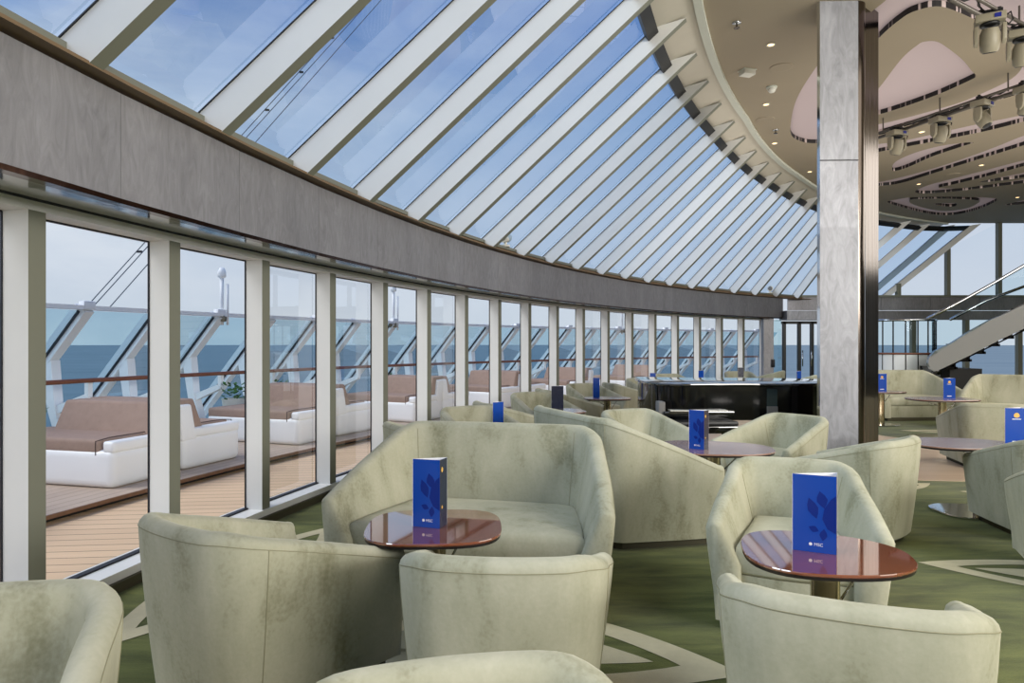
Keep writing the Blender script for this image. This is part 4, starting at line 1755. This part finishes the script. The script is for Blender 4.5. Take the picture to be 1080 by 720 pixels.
order = ('first', 'second', 'third', 'fourth', 'fifth', 'sixth')
sofa0 = None
TS0, DS = 2.884, .1085
for k in range(6):
    # the sofa facing us
    t = TS0 - DS * k
    inn = pol(24.15 + .72, t - .018)
    lab = 'white outdoor sofa with brown cushions facing us, %s along the deck' % order[k]
    if sofa0 is None:
        sofa0 = make_sofa(lab)
        so = sofa0
    else:
        so = dup(sofa0, (0, 0, 0), 0, lab)
    so.location = (inn.x, inn.y, .075)
    so.rotation_euler = (0, 0, t - PI)
for k in range(-1, 4):
    # its twin facing away, back to back
    t = TS0 - DS * k - .055
    inn = pol(24.2 + .72, t)
    lab = 'white outdoor sofa with brown cushions facing away, end panel towards us, %s along the deck' % order[k + 1]
    so = dup(sofa0, (inn.x, inn.y, .075), t, lab)
    so.scale = (-1, 1, 1)

# potted plants between the sofas
def planter(x, y, label, green=True):
    t = thing('potted_plant', label, 'potted plant', (x, y, .075), 0, 'potted plants behind the outdoor sofas')
    m = MB().mat(M['pot'])
    m.lathe([(.13, 0), (.17, .42), (.18, .45), (.15, .45), (.14, .40)], n=20)
    m.build('pot', t, smooth=True, angle=.8)
    m = MB().mat(M['leaf'])
    for i in range(70):
        a, h = random.uniform(0, 2 * PI), random.uniform(.0, .22)
        r = random.uniform(.02, .24) * (1 - h * 1.2)
        c = Vector((r * math.cos(a), r * math.sin(a), .43 + h))
        d = Vector((math.cos(a), math.sin(a), random.uniform(.2, 1))).normalized() * .08
        s = Vector((-math.sin(a), math.cos(a), random.uniform(-.4, .4))).normalized() * .03
        m.add([c, c + d * .5 + s, c + d, c + d * .5 - s], [(0, 1, 2, 3)])
    m.build('leaves', t)
for k, (R, tt) in enumerate(((26.2, 2.70), (26.1, 2.735), (26.2, 2.595), (26.3, 2.845))):
    c = pol(R, tt)
    planter(c.x, c.y, ('white pot with green plant between the first and second deck sofas', 'green potted plant beside the leaning strut behind the first sofa gap', 'green potted plant by the third deck sofa', 'green potted plant at the left end of the deck')[k])

# sea
m = MB().mat(M['sea'])
R_ = 16000
m.add([(R_ * math.cos(2 * PI * k / 64), R_ * math.sin(2 * PI * k / 64), -26) for k in range(64)], [tuple(range(64))])
as_struct(m.build('sea'))
# ship's side below the deck
m = MB().mat(M['hull'])
ring_plate(m, 27.55, 27.65, -8, .05)
as_struct(m.build('wall_hull'))

# ------------------------------------------------------------------ sky, daylight and added fill lights
w = bpy.data.worlds.new('world')
scene.world = w
w.use_nodes = True
nt = w.node_tree
nt.nodes.clear()
out = nt.nodes.new('ShaderNodeOutputWorld')
bg = nt.nodes.new('ShaderNodeBackground')
tc = nt.nodes.new('ShaderNodeTexCoord')
nrm = N(nt, 'ShaderNodeVectorMath', operation='NORMALIZE')
nt.links.new(tc.outputs['Generated'], nrm.inputs[0])
sx = nt.nodes.new('ShaderNodeSeparateXYZ')
nt.links.new(nrm.outputs['Vector'], sx.inputs['Vector'])
cr = nt.nodes.new('ShaderNodeValToRGB')
e = cr.color_ramp.elements
e[0].position = 0
e[0].color = lin((206, 216, 226))
e[1].position = 1
e[1].color = lin((74, 116, 186))
for pos, c in ((.08, (206, 215, 228)), (.19, (192, 206, 225)), (.30, (152, 180, 215)), (.42, (110, 148, 204)), (.68, (82, 122, 186))):
    x = e.new(pos)
    x.color = lin(c)
nt.links.new(sx.outputs['Z'], cr.inputs['Fac'])
mp = N(nt, 'ShaderNodeMapping')
mp.inputs['Scale'].default_value = (1, 1, 2.4)
mp.inputs['Location'].default_value = (.35, .1, 0)
nt.links.new(nrm.outputs['Vector'], mp.inputs['Vector'])
cn = N(nt, 'ShaderNodeTexNoise', Scale=2.3, Detail=8., Roughness=.56, Distortion=.3)
nt.links.new(mp.outputs['Vector'], cn.inputs['Vector'])
cm = nt.nodes.new('ShaderNodeMapRange')
cm.inputs['From Min'].default_value = .42
cm.inputs['From Max'].default_value = .68
cm.inputs['To Max'].default_value = .9
nt.links.new(cn.outputs['Fac'], cm.inputs['Value'])
# more cloud towards the left (-X), clear blue overhead and to the right
sd = nt.nodes.new('ShaderNodeMapRange')
sd.inputs['From Min'].default_value = .15
sd.inputs['From Max'].default_value = -.65
sd.inputs['To Min'].default_value = .25
sd.inputs['To Max'].default_value = 1.0
nt.links.new(sx.outputs['X'], sd.inputs['Value'])
mu = N(nt, 'ShaderNodeMath', operation='MULTIPLY')
nt.links.new(cm.outputs['Result'], mu.inputs[0])
nt.links.new(sd.outputs['Result'], mu.inputs[1])
mx = N(nt, 'ShaderNodeMix', data_type='RGBA')
mx.inputs[7].default_value = lin((240, 242, 246))
nt.links.new(mu.outputs['Value'], mx.inputs[0])
nt.links.new(cr.outputs['Color'], mx.inputs[6])
nt.links.new(mx.outputs[2], bg.inputs['Color'])
bg.inputs['Strength'].default_value = 1.0
nt.links.new(bg.outputs['Background'], out.inputs['Surface'])


def light(name, kind, loc, energy, color=(1, 1, 1), size=1., size_y=None, target=None, angle=None):
    d = bpy.data.lights.new(name, kind)
    d.energy = energy
    d.color = color
    if kind == 'AREA':
        d.shape = 'RECTANGLE'
        d.size = size
        d.size_y = size_y or size
    if kind == 'SUN':
        d.angle = angle or .05
    o = bpy.data.objects.new(name, d)
    COL.objects.link(o)
    o.location = loc
    if target is not None:
        dv = Vector(target) - Vector(loc)
        o.rotation_euler = dv.to_track_quat('-Z', 'Y').to_euler()
    return o


light('sun', 'SUN', (-10, -3, 12), 2.6, (1, .97, .93), target=(0, 0, 0), angle=.6)
light('fill_light_rear', 'AREA', (8.0, -3.5, 3.6), 1450, (1, .97, .92), 8, 3.5, target=(0, 7, 1.6))  # added fill behind the camera, not a fitting of the lounge
light('fill_light_front', 'AREA', (4.0, 3.0, 4.3), 150, (1, .95, .86), 5, 5, target=(2.4, 3.8, 0))  # added overhead fill for the near seats, no lamp hangs here
light('fill_light_back', 'AREA', (9, 9, 4.3), 420, (1, .95, .88), 6, 6, target=(7, 10, 0))  # added overhead fill for the far seats, no lamp hangs here
light('reflection_fill', 'AREA', (9, -3.5, 1.8), 350, (1, .94, .86), 10, 2, target=(9, -7.8, 2.2))  # added to brighten the rear wall that the steel reflects
light('ceiling_fill', 'AREA', (6, 7, 2.4), 180, (1, .96, .9), 8, 10, target=(6, 7, 6))  # added fill floating mid-room to lift the ceiling, no fitting there

# ------------------------------------------------------------------ render look
scene.view_settings.view_transform = 'Standard'
scene.view_settings.look = 'None'
scene.view_settings.exposure = 0.0
scene.view_settings.gamma = 1.0
c = scene.cycles
c.use_denoising = True
c.max_bounces = 10
c.diffuse_bounces = 4
c.glossy_bounces = 4
c.transparent_max_bounces = 16
c.caustics_reflective = False
c.caustics_refractive = False
c.sample_clamp_indirect = 6
